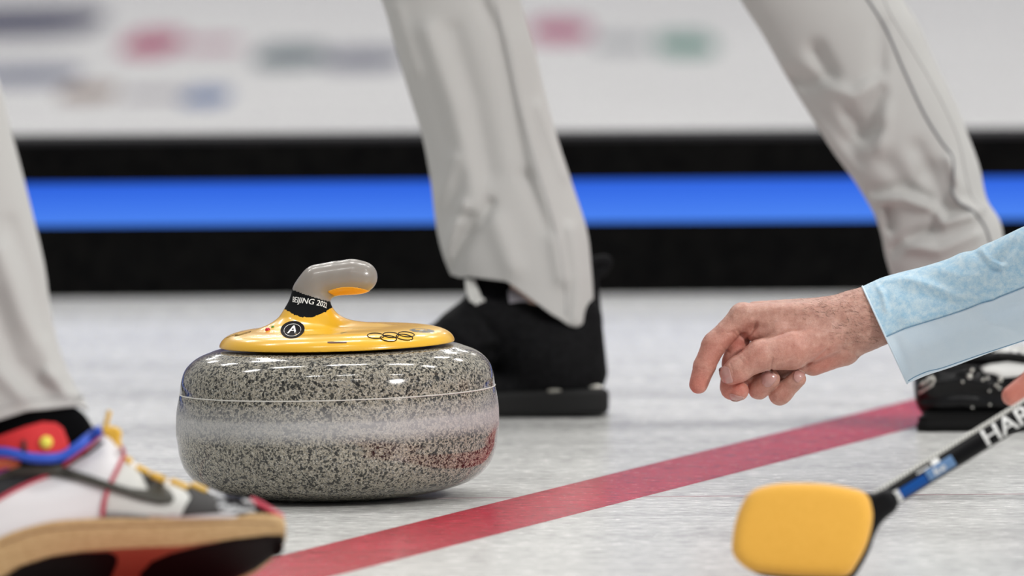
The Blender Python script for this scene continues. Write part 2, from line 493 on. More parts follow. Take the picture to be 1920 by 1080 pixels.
def band_lo(c): return 343+ (c[:, 0]+53)*.10 - 6*np.cos((c[:, 0]+46)/13.0)
top = cenF[:, 1]-(cenF[:, 0]+50)*(-.35)
up_ = 381-(-.10)*(cenF[:, 0]+50)
is_grip = (cenF[:, 1] > 345) & (cenF[:, 1] > 381-.35*(cenF[:, 0]+50))
def sub(name, mask, mat_, parent):
    f = F[mask]; u, inv = np.unique(f, return_inverse=True)
    # store stone-local picture pixels so prints can be laid on by position
    o = mesh_obj(name, hv[u], inv.reshape(-1, 4), mat_, parent)
    at = o.data.attributes.new('local', 'FLOAT_VECTOR', 'POINT'); at.data.foreach_set('vector', V[u].astype(np.float32).ravel())
    return o
# black printed sleeve on the neck: paint with a brushed lower edge
g = N(M_yel)
at = g.n('ShaderNodeAttribute', attribute_name='local'); s = g.n('ShaderNodeSeparateXYZ'); g.l(at.outputs['Vector'], s.inputs[0])
ang = g.math('ADD', s.outputs[0], 53.0)
edge = g.math('MULTIPLY_ADD', g.math('POWER', g.math('ABSOLUTE', g.math('DIVIDE', ang, 36.0)), 2.0), 9.0, 343.0)
edge = g.math('ADD', edge, g.math('MULTIPLY', g.math('SUBTRACT', g.noise(None, 1, 3), .5), 0.0))
vn = g.n('ShaderNodeTexNoise'); vn.inputs['Scale'].default_value = .11; vn.inputs['Detail'].default_value = 4; g.l(at.outputs['Vector'], vn.inputs['Vector'])
edge = g.math('ADD', edge, g.math('MULTIPLY', g.math('SUBTRACT', vn.outputs['Fac'], .5), 11.0))
isb = g.math('GREATER_THAN', s.outputs[1], edge)
g.base(g.mix(isb, (.88, .49, .03), (.006, .007, .008)))
g.l(g.math('MULTIPLY_ADD', isb, -.35, .35), g.b.inputs['Coat Weight'])
g.rough(g.math('MULTIPLY_ADD', isb, .4, .24))
g.l(g.math('MULTIPLY_ADD', isb, -.42, .5), g.b.inputs['Specular IOR Level'])
shell = sub('handle_shell', ~is_grip, M_yel, stone)
tag(shell, 'glossy yellow cover plate and neck with a black printed collar')
gripo = sub('grip', is_grip, M_grip, stone)
hb = bvh_of(shell, gripo)
# amber underside of the grip
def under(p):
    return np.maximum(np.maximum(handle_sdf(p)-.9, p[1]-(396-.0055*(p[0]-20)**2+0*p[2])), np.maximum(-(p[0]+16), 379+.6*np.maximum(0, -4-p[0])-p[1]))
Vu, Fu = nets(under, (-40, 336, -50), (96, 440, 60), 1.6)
tag(mesh_obj('grip_underside', stone_pt(Vu[:, 0]/S_, Vu[:, 2]/S_, Vu[:, 1]/S_), Fu, M_org, stone), 'amber underside of the grip')
# lettering on the collar
def arc_text(name, s, size, M2, **k): return text_decal(name, s, size, M2, hb, SD, M_wht, shell, **k)
def beij(x, y):
    t = x/33.0
    return 580+33*math.sin(max(-1.35, min(1.35, t*1.02)))*1.0, 565.5+x*.14-y+3.0*(1-math.cos(t))
for k_, nm in ((0, 0), (.45, 1)):
    text_decal('printed_lettering', 'BEIJING 2022', 15.2, (lambda x, y: (beij(x, y)[0]+k_, beij(x, y)[1])), hb, SD, M_wht, shell, shear=.3, off=.0005+k_*.0001, maxlen=3)
# A badge
def ell(cx, cy, a, b, rot, n=48):
    t = np.linspace(0, 2*math.pi, n, endpoint=False); c_, s_ = math.cos(rot), math.sin(rot)
    return [(cx+a*math.cos(q)*c_-b*math.sin(q)*s_, cy+a*math.cos(q)*s_+b*math.sin(q)*c_) for q in t]
def ring_decal(name, cx, cy, a, b, rot, th, m_, off, par, n=56):
    o = ell(cx, cy, a, b, rot, n); i = ell(cx, cy, a-th, b-th, rot, n)
    bm = decal_bm([[o[k], o[(k+1) % n], i[(k+1) % n], i[k]] for k in range(n)], hb, SD, off, 4)
    return bm_obj(name, bm, m_, par)
bd = decal('badge', ell(548.6, 618, 22.8, 16.2, -.14), hb, SD, M_blk, stone, off=.0008, thick=0, maxlen=4)
ring_decal('badge_ring', 548.3, 618.6, 16.2, 11.6, -.16, .7, M_wht, .0011, bd)
text_decal('badge_letter', 'A', 22, lambda x, y: (547.2+x*1.15+y*.12, 618.3-y*.95), hb, SD, M_wht, bd, shear=.15, off=.0013, maxlen=3)
text_decal('badge_letter', 'A', 22, lambda x, y: (548.2+x*1.15+y*.12, 618.3-y*.95), hb, SD, M_wht, bd, shear=.15, off=.00135, maxlen=3)
# five rings
for cx, cy, a_, b_, r_ in ((704.5, 629, 16.6, 5.8, .03), (733, 627.3, 15.6, 5.6, .06), (762, 626.2, 15.8, 5.4, .10), (728.5, 633.8, 16.2, 6.2, .12), (758.5, 631.6, 16.6, 6.0, .15)):
    ring_decal('printed_ring', cx, cy+.4, a_, b_, r_, 1.7, M_blk, .0006, shell)
b2 = decal('badge', ell(791.5, 619.8, 23.5, 3.7, .055), hb, SD, mat('grey_print', (.10, .10, .09), .35), stone, off=.0004, thick=0, maxlen=4)
text_decal('badge_letter', '7', 8, lambda x, y: (790+x*2.4+y*.6, 619.6-y*.42), hb, SD, M_wht, b2, off=.0007, maxlen=3)
# thin lettering on the left of the plate, slot, indicator lights
for pl in (((424, 634), (434, 630), (446, 626.5), (440, 630), (446, 628.5), (462, 623.5), (470, 621.5), (466, 624), (448, 629), (440, 630.5)),):
    line_on('printed_ring', pl, hb, SD, .00028, M_blk, shell, n=50)
decal('slot', [(614, 640.6), (622, 640.2), (650, 641.3), (650, 643.2), (622, 643.8), (614, 643.3)], hb, SD, mat('slot_shadow', (.10, .03, .01), .5), shell, off=.0003, thick=0, maxlen=4)
decal('slot', [(638, 624.6), (650, 621.8), (650, 622.6), (640, 625.2)], hb, SD, mat('slot_green', (.03, .08, .02), .5), shell, off=.0003, thick=0, maxlen=4)
def bead(name, px, py, r, m_, par, D=None, bvh=None, off=0):
    c_ = cast(px, py, bvh, D, off) if bvh else P(px, py, D)
    bm = bmesh.new(); bmesh.ops.create_icosphere(bm, subdivisions=3, radius=r, matrix=Matrix.Translation(Vector(c_)))
    return bm_obj(name, bm, m_, par)
tag(bead('indicator_light', 502, 619, .0024, mat('red_lens', (.60, .01, .02), .15, coat=.5), stone, SD, hb, .0), 'small red light beside the neck')
tag(bead('indicator_light', 511.5, 613.5, .0015, mat('green_lens', (.10, .30, .04), .2), stone, SD, hb, .0), 'small green light beside the neck')
# ================================================================== PEOPLE
M_skin = mat('skin', (.60, .36, .27), .42, spec=.4, sss=.25)
M_body = mat('covered_skin', (.58, .38, .30), .6)
M_pant = cloth('light_grey_trouser_cloth', (.49, .483, .47), 1500, .03, .12)
M_pseam = mat('dark_grey_piping', (.16, .16, .17), .8)
M_pseam2 = cloth('grey_stitched_seam', (.46, .455, .45))
M_sock = mat('black_sock_knit', (.003, .003, .0035), .95, spec=.04)

FA = 2.7
def loft_legs(name, rings, D, ratio, hem, folds, mat_, parent, nr=150, nc=120, noise=1.0, seed=0, close_top=True):
    """rings: (Lx,Ly,Rx,Ry[,dw]) from top to bottom, in pixels at distance D; hem: (px,py) polyline; folds: (polyline, amp, width)"""
    R_ = np.array([(*r, 0.0) if len(r) == 4 else r for r in rings], float)
    R_ = crom(R_, nr)
    ph = np.linspace(0, 2*math.pi, nc, endpoint=False)
    Cx = (R_[:, 0]+R_[:, 2])/2; Cy = (R_[:, 1]+R_[:, 3])/2
    Hx = (R_[:, 2]-R_[:, 0])/2; Hy = (R_[:, 3]-R_[:, 1])/2
    H = np.sqrt(Hx**2+Hy**2)
    c_, s_ = np.cos(ph), np.sin(ph)
    X = Cx[:, None]+Hx[:, None]*c_; Y = Cy[:, None]+Hy[:, None]*c_
    Wd = -H[:, None]*ratio*s_+R_[:, 4][:, None]
    r2 = np.random.default_rng(seed)
    # broad soft wander
    d = np.zeros_like(X)
    for _ in range(7):
        a_, b_, p_ = r2.uniform(.004, .014), r2.uniform(.002, .010), r2.uniform(0, 6.28)
        d += noise*1.3*np.sin(X*a_+Y*b_*r2.choice([-1, 1])+p_+ph[None, :]*r2.integers(1, 3))
    front = np.clip(s_*1.8+.25, 0, 1)[None, :]
    for pl, amp, wd in folds:
        dist = poly_dist(X, Y, pl)
        d += FA*front*amp*np.exp(-(dist/wd)**2)
    Wd = Wd-np.where(s_ > 0, 1, -1)*np.abs(s_)**.5*d
    G = np.stack([X, Y, Wd], -1)
    if hem:
        hx, hy = np.array(hem, float).T
        out = np.empty_like(G)
        for j in range(nc):
            g_ = G[:, j]
            lim = np.interp(g_[:, 0], hx, hy)
            k_ = np.argmax(g_[:, 1] >= lim) if (g_[:, 1] >= lim).any() else nr-1
            k_ = max(k_, 2)
            if g_[k_, 1] >= lim[k_]:
                a0 = g_[k_-1, 1]-lim[k_-1]; a1 = g_[k_, 1]-lim[k_]; t = -a0/(a1-a0+1e-9); te = k_-1+min(max(t, 0), 1)
            else: te = nr-1
            q = np.linspace(0, te, nr); i0 = np.minimum(q.astype(int), nr-2); f_ = (q-i0)[:, None]
            out[:, j] = g_[i0]*(1-f_)+g_[i0+1]*f_
        G = out
    V = PW(G.reshape(-1, 3), D)
    F = grid_faces(nr, nc, flip=False)
    o = mesh_obj(name, V, F, mat_, parent)
    solidify(o, .0018, -1)
    return o

# ------------------------------------------------------------ person in the middle: two legs of one stride
DB = 11.0
pB = thing('person', 'person striding in light grey trousers and black shoes behind the stone', 'person', tuple(ground(1300, 790)))
legsB = []
r_mid = [(830, -900, 1290, -900), (720, -620, 1120, -620), (640, -330, 1000, -300), (648, -170, 956, -150), (715, 0, 975, -8), (738, 80, 1000, 80), (765, 170, 1021, 170), (790, 250, 1046, 262), (806, 330, 1073, 345), (817, 420, 1100, 430), (831, 480, 1109, 505), (850, 530, 1113, 570), (856, 580, 1114, 625), (860, 640, 1114, 680)]
hem_mid = [(700, 512), (848, 516), (862, 521), (880, 519), (950, 528), (985, 553), (1035, 590), (1050, 598), (1066, 610), (1082, 614), (1100, 604), (1114, 594), (1200, 594)]
folds_mid = [([(905, 0), (935, 60), (955, 150), (975, 260), (990, 330)], -4.5, 15), ([(925, 0), (955, 80), (975, 190), (1000, 300), (1035, 420), (1055, 520)], 6, 16),
             ([(868, 385), (850, 430), (836, 480)], 9, 11), ([(858, 402), (905, 410), (918, 380)], -6, 10), ([(885, 425), (860, 470), (852, 505)], -7, 13),
             ([(800, 60), (850, 200), (880, 330), (885, 400)], 6, 22), ([(850, 60), (890, 190), (915, 320)], -3.5, 22),
             ([(985, 330), (1030, 430)], -4, 14), ([(930, 420), (960, 500)], 5, 22), ([(1070, 430), (1085, 520), (1080, 600)], 6, 12),
             ([(740, 20), (775, 130)], 5, 18), ([(815, 380), (835, 350), (850, 300)], 5, 14), ([(1010, 200), (1060, 330)], 5, 10)]
t1 = loft_legs('trouser_leg', r_mid, DB, .62, hem_mid, folds_mid, M_pant, pB, seed=3)
r_rt = [(880, -900, 1330, -900), (1080, -560, 1420, -620), (1220, -280, 1560, -330), (1325, -110, 1620, -160), (1388, 0, 1683, -20), (1430, 65, 1722, 45), (1472, 140, 1752, 115), (1516, 212, 1785, 180), (1560, 282, 1812, 245), (1602, 340, 1836, 310), (1637, 398, 1850, 372), (1652, 440, 1874, 412), (1660, 480, 1882, 450), (1672, 520, 1884, 500), (1690, 570, 1884, 560), (1700, 610, 1884, 620), (1706, 700, 1880, 700)]
folds_rt = [([(1530, 95), (1555, 140), (1530, 155), (1490, 150)], -9, 17), ([(1660, 60), (1655, 180), (1600, 260)], -7, 20), ([(1545, 160), (1600, 180), (1650, 150)], 6, 12),
            ([(1590, 215), (1620, 255), (1640, 240)], -9, 17), ([(1480, 140), (1560, 235), (1610, 300)], -5, 16), ([(1665, 60), (1665, 170), (1650, 280)], 5, 14),
            ([(1630, 378), (1690, 372), (1740, 388)], 8, 9), ([(1640, 360), (1700, 350), (1740, 372)], -6, 11), ([(1668, 392), (1668, 425)], -8, 10), ([(1650, 400), (1662, 470)], 5, 9),
            ([(1760, 400), (1770, 418), (1820, 405)], 8, 9), ([(1670, 470), (1720, 440), (1750, 430)], -6, 12), ([(1700, 460), (1760, 470), (1830, 440)], 6, 12),
            ([(1660, 300), (1700, 350), (1745, 320)], -4, 20), ([(1720, 280), (1760, 360), (1770, 400)], -5, 18), ([(1780, 300), (1800, 350), (1788, 370)], 6, 10), ([(1800, 380), (1840, 395)], 7, 9)]
t2 = loft_legs('trouser_leg', r_rt, DB-.02, .60, [(1500, 598), (1700, 600), (1790, 585), (1900, 580)], folds_rt, M_pant, pB, seed=5)
tb = bvh_of(t2)
line_on('side_seam', [(1622, -8), (1634, 10), (1662, 56), (1692, 126), (1732, 212), (1765, 266), (1786, 296), (1787, 340), (1786, 362), (1800, 382), (1824, 396), (1846, 424), (1858, 458)], tb, DB, .0013, M_pseam, t2, n=70, off=.0002)
line_on('side_seam', [(1655, -8), (1672, 30), (1706, 85), (1744, 150), (1778, 215), (1800, 270), (1812, 330), (1824, 372), (1850, 395)], tb, DB, .0010, M_pseam2, t2, n=60)
line_on('side_seam', [(928, -8), (952, 100), (972, 190), (1000, 290), (1034, 400), (1056, 500), (1062, 590)], bvh_of(t1), DB, .0010, M_pseam2, t1, n=60)
# hips of the trousers, above the frame, closing both legs into one garment
def hipsB(p): return smin(chain(p, [(1060, -860, 0, 190), (1130, -1010, 0, 215)], 60), chain(p, [(1110, -860, -20, 190), (1130, -1100, 0, 205)], 60), 60)
sdf_obj('trouser_hips', hipsB, (780, -1350, -260), (1400, -600, 260), 14, DB, M_pant, pB)
# the legs themselves, under the cloth
def bodyB(p):
    a_ = chain(p, [(1000, 610, 0, 34), (985, 560, 0, 40), (945, 300, 0, 52), (850, 0, 0, 58), (800, -230, 0, 66), (880, -560, 0, 110), (1060, -950, 0, 130)], 20)
    b_ = chain(p, [(1800, 640, 10, 40), (1780, 540, 0, 44), (1735, 350, 0, 52), (1560, 30, 0, 60), (1450, -230, 0, 76), (1330, -480, 0, 112), (1190, -950, 0, 130)], 20)
    return smin(a_, b_, 30)
sdf_obj('body', bodyB, (640, -1150, -160), (1900, 760, 160), 9, DB, M_body, pB)

# --- black shoe behind the stone
M_shoe = mat('black_shoe_fabric', (.003, .003, .004), .75, spec=.12); g = N(M_shoe); f = g.noise(g.co(), 160, 4); g.bump(f, .35, .002); g.base(g.ramp(f, [(.35, (.0025, .0025, .003)), (.7, (.007, .007, .008))]))
M_sole = mat('charcoal_rubber_sole', (.009, .009, .009), .55, spec=.25)
M_lace = mat('white_lace', (.62, .62, .60), .8)
def shoeB(p):
    x, y, w = p
    f = chain(p, [(1076, 600, 0, 54), (1066, 690, 0, 74)], 10, 1.1)
    f = smin(f, chain(p, [(958, 585, 0, 54), (1010, 655, 0, 78)], 10, .95), 40)
    f = smin(f, chain(p, [(912, 618, 0, 52), (800, 690, 0, 66), (690, 722, 0, 50)], 30, .85), 36)
    f = smin(f, chain(p, [(905, 562, 0, 24), (860, 612, 0, 34)], 12, .6), 26)
    f = smin(f, chain(p, [(690, 735, 0, 34), (1080, 730, 0, 34)], 5, .7), 24)
    # folds across the instep
    f = f-5*np.exp(-(poly_dist(x, y, [(975, 632), (930, 668), (915, 690)])/9)**2)+5*np.exp(-(poly_dist(x, y, [(905, 600), (935, 640), (925, 660)])/9)**2)
    f = f-4*np.exp(-(poly_dist(x, y, [(850, 620), (890, 650), (925, 640)])/8)**2)
    return np.maximum(f, y-748)
s1 = sdf_obj('shoe', shoeB, (600, 500, -110), (1160, 760, 110), 3.2, DB, M_shoe, pB)
tag(s1, 'black shoe with the flat sole, planted behind the stone')
def soleB(p):
    x, y, w = p
    yy = y+(x-1000)*.03
    q = rbox([x, yy, w], (895, 756, 0), (247, 24, 84), 12)
    wdt = 60+26*np.exp(-((x-760)/110)**2)+16*np.exp(-((x-1080)/80)**2)
    return smax(q, np.abs(w)-wdt, 12)
sdf_obj('sole', soleB, (620, 700, -100), (1160, 800, 100), 3.0, DB, M_sole, s1)
sb_ = bvh_of(s1)
def highlight_trim(name, c_, rx, ry, m_, par, D, w):
    bm = bmesh.new(); bmesh.ops.create_icosphere(bm, subdivisions=3, radius=1)
    V = np.array([v.co for v in bm.verts])*[rx, ry, ry]+[c_[0], c_[1], w]
    for v, q in zip(bm.verts, PW(V, D)): v.co = Vector(q)
    return bm_obj(name, bm, m_, par)
M_bright = mat('polished_bright_metal', (.55, .54, .50), .25, metal=.8)
highlight_trim('sole_highlight', (1117, 726), 13, 5, M_bright, s1, DB, -62); highlight_trim('sole_highlight', (1040, 733), 14, 4, mat('dull_sole_highlight', (.25, .24, .21), .4), s1, DB, -68)  # pale ellipsoids modelled as highlights along the sole's top edge
for pl, r in (([(876, 522), (878, 545), (886, 562)], .0022), ([(884, 524), (893, 545), (898, 562), (890, 570)], .0026), ([(890, 540), (880, 556), (898, 566), (912, 574)], .0020), ([(888, 562), (905, 562), (914, 576)], .0018), ([(880, 530), (888, 548), (884, 566)], .0024)):
    tube('lace', [PW(np.array([x, y, -46]), DB) for x, y in crom(pl, 14)], r, M_lace, s1)
def sockB(p): return chain(p, [(925, 500, -2, 40), (930, 590, -2, 50)], 8)
sdf_obj('sock', sockB, (860, 440, -60), (1000, 650, 60), 3, DB, M_sock, pB)
decal('cloth_fold', [(952, 545), (962, 538), (985, 545), (1000, 566), (975, 565), (955, 568)], sb_, DB, cloth('pale_lilac_cloth', (.42, .40, .44)), s1, off=.002)  # pale fold of trouser cloth, laid as a patch over the shoe
tube('heel_pull_tab', [PW(np.array(q), DB) for q in crom([(1104, 560, 10), (1106, 500, 18), (1120, 490, 22), (1138, 490, 26), (1130, 506, 26), (1112, 520, 20), (1114, 560, 12), (1120, 610, 8)], 40)], .0058, M_shoe, s1, flat=.6)

# --- glossy black shoe under the sleeve
M_patent = mat('patent_black_leather', (.0025, .0025, .003), .30, spec=.15, coat=.2, coat_rough=.08)
g = N(M_patent); g.bump(g.noise(g.co(), 30, 3), .5, .008)
M_whp = mat('white_gloss_panel', (.72, .72, .70), .3)
DR = 10.80
def shoeR(p):
    x, y, w = p
    f = chain(p, [(1800, 600, 30, 66), (1806, 700, 20, 80)], 10)
    f = smin(f, rbox(p, (1845, 730, 0), (130, 62, 92), 52), 30)
    f = smin(f, chain(p, [(1900, 715, -30, 52), (1960, 730, -60, 48)], 20), 30)
    f = f-5*np.exp(-(poly_dist(x, y, [(1725, 725), (1790, 712), (1850, 720)])/9)**2)+6*np.exp(-(poly_dist(x, y, [(1735, 748), (1800, 738), (1880, 745)])/9)**2)
    f = f+4*np.exp(-(poly_dist(x, y, [(1720, 690), (1780, 700), (1830, 690)])/8)**2)
    return np.maximum(f, y-790)
s2 = sdf_obj('shoe', shoeR, (1690, 520, -130), (2040, 800, 130), 3.0, DR, M_patent, pB)
tag(s2, 'glossy patent black shoe with bright metal beads and a white panel')
def soleR(p):
    x, y, w = p
    f = rbox(p, (1868, 797, -8), (150, 26, 100), 25)
    return f+3.5*np.exp(-((y-790)/3.0)**2)+2.0*np.exp(-((y-778)/2.5)**2)
sdf_obj('sole', soleR, (1700, 760, -120), (2030, 830, 120), 3.0, DR, mat('black_rubber_sole', (.003, .003, .003), .6, spec=.15), s2)
sb2 = bvh_of(s2)
decal('side_panel', [(1838, 688), (1856, 682), (1890, 678), (1935, 684), (1935, 700), (1905, 706), (1880, 708), (1862, 700), (1845, 698)], sb2, DR, M_whp, s2, off=.002, thick=.001)
decal('side_panel', [(1845, 668), (1880, 652), (1950, 642), (1950, 664), (1900, 664), (1870, 666)], sb2, DR, M_whp, s2, off=.002, thick=.001)
tube('lace', [cast(x, y, sb2, DR, .006) for x, y in crom([(1790, 668), (1845, 670), (1890, 668), (1950, 676)], 24)], .0042, M_patent, s2)
for ex_, ey_, er in ((1823, 694, 4.6), (1818, 706, 6.2), (1805, 716, 3), (1876, 712, 5.5), (1868, 722, 4), (1874, 728, 4), (1855, 733, 3), (1852, 709, 3.4), (1843, 712, 3.4), (1823, 764, 3), (1856, 759, 3), (1740, 711, 3.4), (1731, 718, 3.4), (1727, 734, 2.6)):  # small bright metal beads scattered over the shoe
    bead('bright_bead', ex_, ey_, er/1944*1.0, M_bright, s2, DR, sb2, 0)
for pl in (((1724, 737), (1738, 728), (1750, 720)), ((1738, 712), (1748, 708), (1752, 716)), ((1726, 722), (1740, 714), (1748, 706))):
    line_on('bright_bar', pl, sb2, DR, .0016, M_bright, s2, n=10, off=.001)  # thin bright metal bars near the shoe's left side

# ------------------------------------------------------------ person at the left edge with the colourful shoe
DA = 8.93; SA = FPX/DA
pA = thing('person', 'person at the left edge in light grey trousers and a colourful laced shoe', 'person', tuple(P(-60, 1125, 9.02)))
r_A = [(-1150, -1150, -480, -1150), (-950, -800, -420, -820), (-760, -480, -250, -500), (-560, -200, -130, -230), (-430, 0, -55, -30), (-370, 150, -8, 130), (-330, 260, 20, 240), (-300, 360, 46, 340), (-275, 440, 66, 420), (-255, 520, 84, 500), (-240, 600, 96, 585), (-225, 680, 112, 655), (-205, 730, 135, 712), (-190, 780, 158, 752), (-180, 830, 172, 790), (-175, 880, 178, 840)]
hem_A = [(-300, 840), (-60, 806), (0, 787), (50, 771), (100, 765), (155, 761), (168, 770), (240, 790)]
folds_A = [([(0, 470), (50, 600), (110, 700)], 7, 20), ([(-20, 560), (30, 680), (90, 745)], -6, 22), ([(20, 420), (60, 520), (80, 620)], -4, 16), ([(90, 700), (130, 740)], 6, 12), ([(0, 700), (40, 740)], 5, 16)]
tA = loft_legs('trouser_leg', r_A, DA+.06, .62, hem_A, folds_A, M_pant, pA, seed=9)
line_on('hem_stitching', [(-20, 770), (40, 752), (90, 746), (130, 742), (158, 745)], bvh_of(tA), DA, .0007, M_pseam2, tA)
def bodyA(p): return chain(p, [(60, 930, 140, 60), (20, 780, 150, 60), (-70, 450, 150, 62), (-240, -20, 140, 75), (-420, -320, 140, 95), (-700, -800, 140, 150), (-780, -1050, 140, 170)], 20)
sdf_obj('body', bodyA, (-1000, -1300, -60), (300, 1020, 340), 11, DA, M_body, pA)
def sockA(p): return smin(chain(p, [(20, 740, 160, 92), (60, 870, 130, 108)], 20), chain(p, [(118, 815, 110, 56), (135, 850, 100, 60)], 10), 24)
so = sdf_obj('sock', sockA, (-160, 720, -20), (240, 990, 260), 4, DA, M_sock, pA)
# upper: stations along the shoe, each a loop (py,w): near sole edge, side, top ridge, far side, far sole edge
xs = [-170, -140, -80, 0, 60, 110, 150, 190, 215, 240, 290, 340, 387, 440, 490, 520, 533]
top = [1000, 900, 862, 856, 864, 860, 838, 808, 820, 856, 893, 903, 916, 936, 950, 966, 978]
bot = [1115, 1080, 1040, 1010, 992, 982, 978, 974, 972, 972, 971, 970, 968, 968, 970, 974, 980]
wid = [60, 130, 170, 190, 190, 185, 180, 178, 176, 180, 190, 205, 210, 200, 160, 100, 40]
st = []
for x, t, b_, wd in zip(xs, top, bot, wid):
    h = b_-t; c0 = (200-wd)/2*.6
    st.append([(x, b_+8, c0), (x, b_-.30*h, c0-3), (x, b_-.66*h, c0+wd*.10), (x, t+.07*h, c0+wd*.27), (x, t, c0+wd*.42), (x, t+.1*h, c0+wd*.62), (x, t+.5*h, c0+wd*.9), (x, b_+45, c0+wd*1.02), (x, b_+30, c0+wd*.5)])
st = np.array(st, float)
g_ = crom(st, 110); g_ = np.stack([crom(r, 72, True) for r in g_])
M_wlea = mat('white_leather', (.80, .79, .80), .42)
g = N(M_wlea); g.bump(g.noise(g.co(), 260, 3), .15, .001)
shA = mesh_obj('shoe_upper', PW(g_.reshape(-1, 3), DA), grid_faces(110, 72, flip=True)+[tuple(range(72)), tuple(109*72+i for i in range(72))[::-1]], M_wlea, pA)
tag(shA, 'white leather upper with red piping and coloured panels')
ub = bvh_of(shA, so)
def col(n, c, r=.5, **k): return mat(n, c, r, **k)
M_red = col('red_lining', (.62, .02, .025), .7); M_pipe = col('dull_red_piping', (.55, .05, .09), .6)
M_bl = col('blue_collar', (.02, .09, .58), .45); M_char = col('charcoal_suede', (.045, .043, .042), .8); M_swoosh = col('dark_olive_leather', (.045, .042, .032), .5)
M_cream = col('pale_grey_leather', (.60, .60, .57), .5); M_gold = col('golden_lace', (.80, .48, .05), .7); M_dot = col('yellow_dot', (.85, .78, .10), .5)
M_or = col('orange_panel', (.95, .22, .10), .5); M_pur = col('purple_panel', (.40, .05, .38), .5); M_blk2 = col('black_leather', (.010, .010, .012), .6); M_pea = col('pale_peach_panel', (.95, .55, .30), .5)
def dA(name, poly, m_, off=.0008, par=shA, n=0, b=None, thick=.0006): return decal(name, poly, b or ub, DA, m_, par, off=off, thick=thick, maxlen=11, smooth_n=n)
dA('lining', [(-120, 835), (-40, 828), (0, 817), (50, 799), (80, 791), (105, 793), (118, 803), (127, 825), (132, 852), (110, 862), (60, 865), (20, 862), (-120, 868)], M_red, .010, thick=.004)
bead('dot', 86.5, 829.5, .0052, M_dot, shA, DA, ub, .0125)
dA('lining_slot', [(41, 824), (48, 826), (50, 845), (46, 852), (41, 846)], M_blk2, .0125)
dA('black_side_panel', [(-150, 905), (0, 872), (40, 868), (110, 872), (125, 870), (160, 850), (190, 826), (195, 830), (165, 852), (125, 874), (100, 888), (70, 896), (30, 916), (0, 933), (-60, 965), (-150, 1010)], M_blk2, .0010)
dA('orange_panel', [(-150, 868), (0, 866), (38, 867), (36, 875), (18, 884), (-150, 900)], M_or, .0016)
dA('peach_panel', [(-60, 853), (0, 854), (36, 857), (37, 863), (0, 866), (-60, 868)], M_pea, .0022)
dA('purple_panel', [(-150, 893), (0, 880), (20, 876), (6, 888), (-20, 905), (-150, 945)], M_pur, .0020)
dA('toe_side_panel', [(208, 968), (196, 970), (200, 930), (214, 896), (226, 872), (236, 862), (262, 884), (285, 896), (330, 908), (352, 924), (357, 932), (350, 950), (340, 966), (300, 969)], M_cream, .0010)
dA('grey_foxing', [(196, 970), (198, 958), (250, 962), (280, 968), (278, 972)], col('mid_grey_suede', (.30, .30, .29), .8), .0018)
dA('eyestay', [(262, 880), (282, 893), (300, 905), (318, 920), (326, 934), (322, 941), (308, 943), (285, 940), (273, 934), (280, 920), (274, 905)], M_char, .0022)
dA('toe_cap', [(340, 968), (347, 950), (358, 932), (350, 920), (338, 909), (360, 908), (386, 916), (400, 928), (410, 940), (410, 962), (380, 964)], M_char, .0016)
dA('toe_box', [(408, 962), (409, 936), (398, 924), (420, 929), (450, 934), (480, 941), (505, 954), (528, 972), (470, 966)], col('dark_grey_toe', (.07, .07, .08), .6), .0014)
M_sil = col('silver_grey_lettering', (.55, .56, .57), .5)
for pl in (((408, 950), (420, 946), (428, 954), (440, 948), (450, 956), (462, 948), (474, 958)), ((412, 958), (430, 960), (450, 957), (478, 958)), ((405, 930), (425, 934), (440, 938), (448, 946)), ((446, 938), (460, 944), (470, 940), (482, 952)), ((455, 938), (468, 944), (478, 950))):
    line_on('toe_lettering', pl, ub, DA, .0015, M_sil, shA, n=30, off=.0018)
line_on('toe_piping', [(470, 936), (490, 946), (510, 958), (530, 970)], ub, DA, .0024, M_pipe, shA, n=20, off=.001)
# long curved side emblem
dA('side_emblem', [(-150, 930), (-40, 905), (8, 884), (30, 876), (60, 872), (110, 873), (160, 888), (210, 905), (245, 915), (275, 918), (283, 908), (262, 880), (285, 893), (305, 906), (322, 922), (327, 934), (320, 943), (300, 945), (265, 938), (200, 918), (150, 902), (110, 893), (60, 888), (20, 892), (0, 896), (-60, 915), (-150, 950)], M_swoosh, .0032, thick=.0012)
for pl in ([(-140, 1020), (-60, 972), (0, 934), (45, 910), (90, 891)], [(118, 874), (135, 860), (165, 838), (192, 812)], [(192, 968), (194, 945), (203, 915), (216, 888), (228, 862), (233, 852), (228, 838)]):
    line_on('piping', pl, ub, DA, .0016, M_pipe, shA, n=30, off=.0012)
line_on('collar_rim', [(-150, 872), (-60, 856), (0, 848), (35, 853), (60, 858), (95, 859), (120, 854), (145, 838), (165, 822), (182, 810), (190, 806)], ub, DA, .0042, M_bl, shA, n=60, off=.009, sides=10)
# laces
for pl, r in (([(196, 806), (199, 795), (203, 780), (205, 770)], .0020), ([(192, 810), (205, 806), (218, 808), (222, 816), (214, 820), (204, 815), (198, 808)], .0030), ([(208, 806), (220, 812), (218, 822), (212, 816)], .0030), ([(214, 822), (220, 830), (219, 836)], .0034)):
    tube('lace', [PW(np.array([x, y, 60]), DA) for x, y in crom(pl, 24)], r, M_gold, shA)
for x0, y0, x1, y1 in ((236, 858, 246, 866), (256, 874, 278, 886), (286, 889, 308, 897), (322, 901, 352, 913), (360, 908, 386, 919)):
    q = [cast(x0+(x1-x0)*t, y0+(y1-y0)*t+2, ub, DA, .0025) for t in np.linspace(0, 1, 9)]
    tube('lace', q, .0028, M_gold, shA)
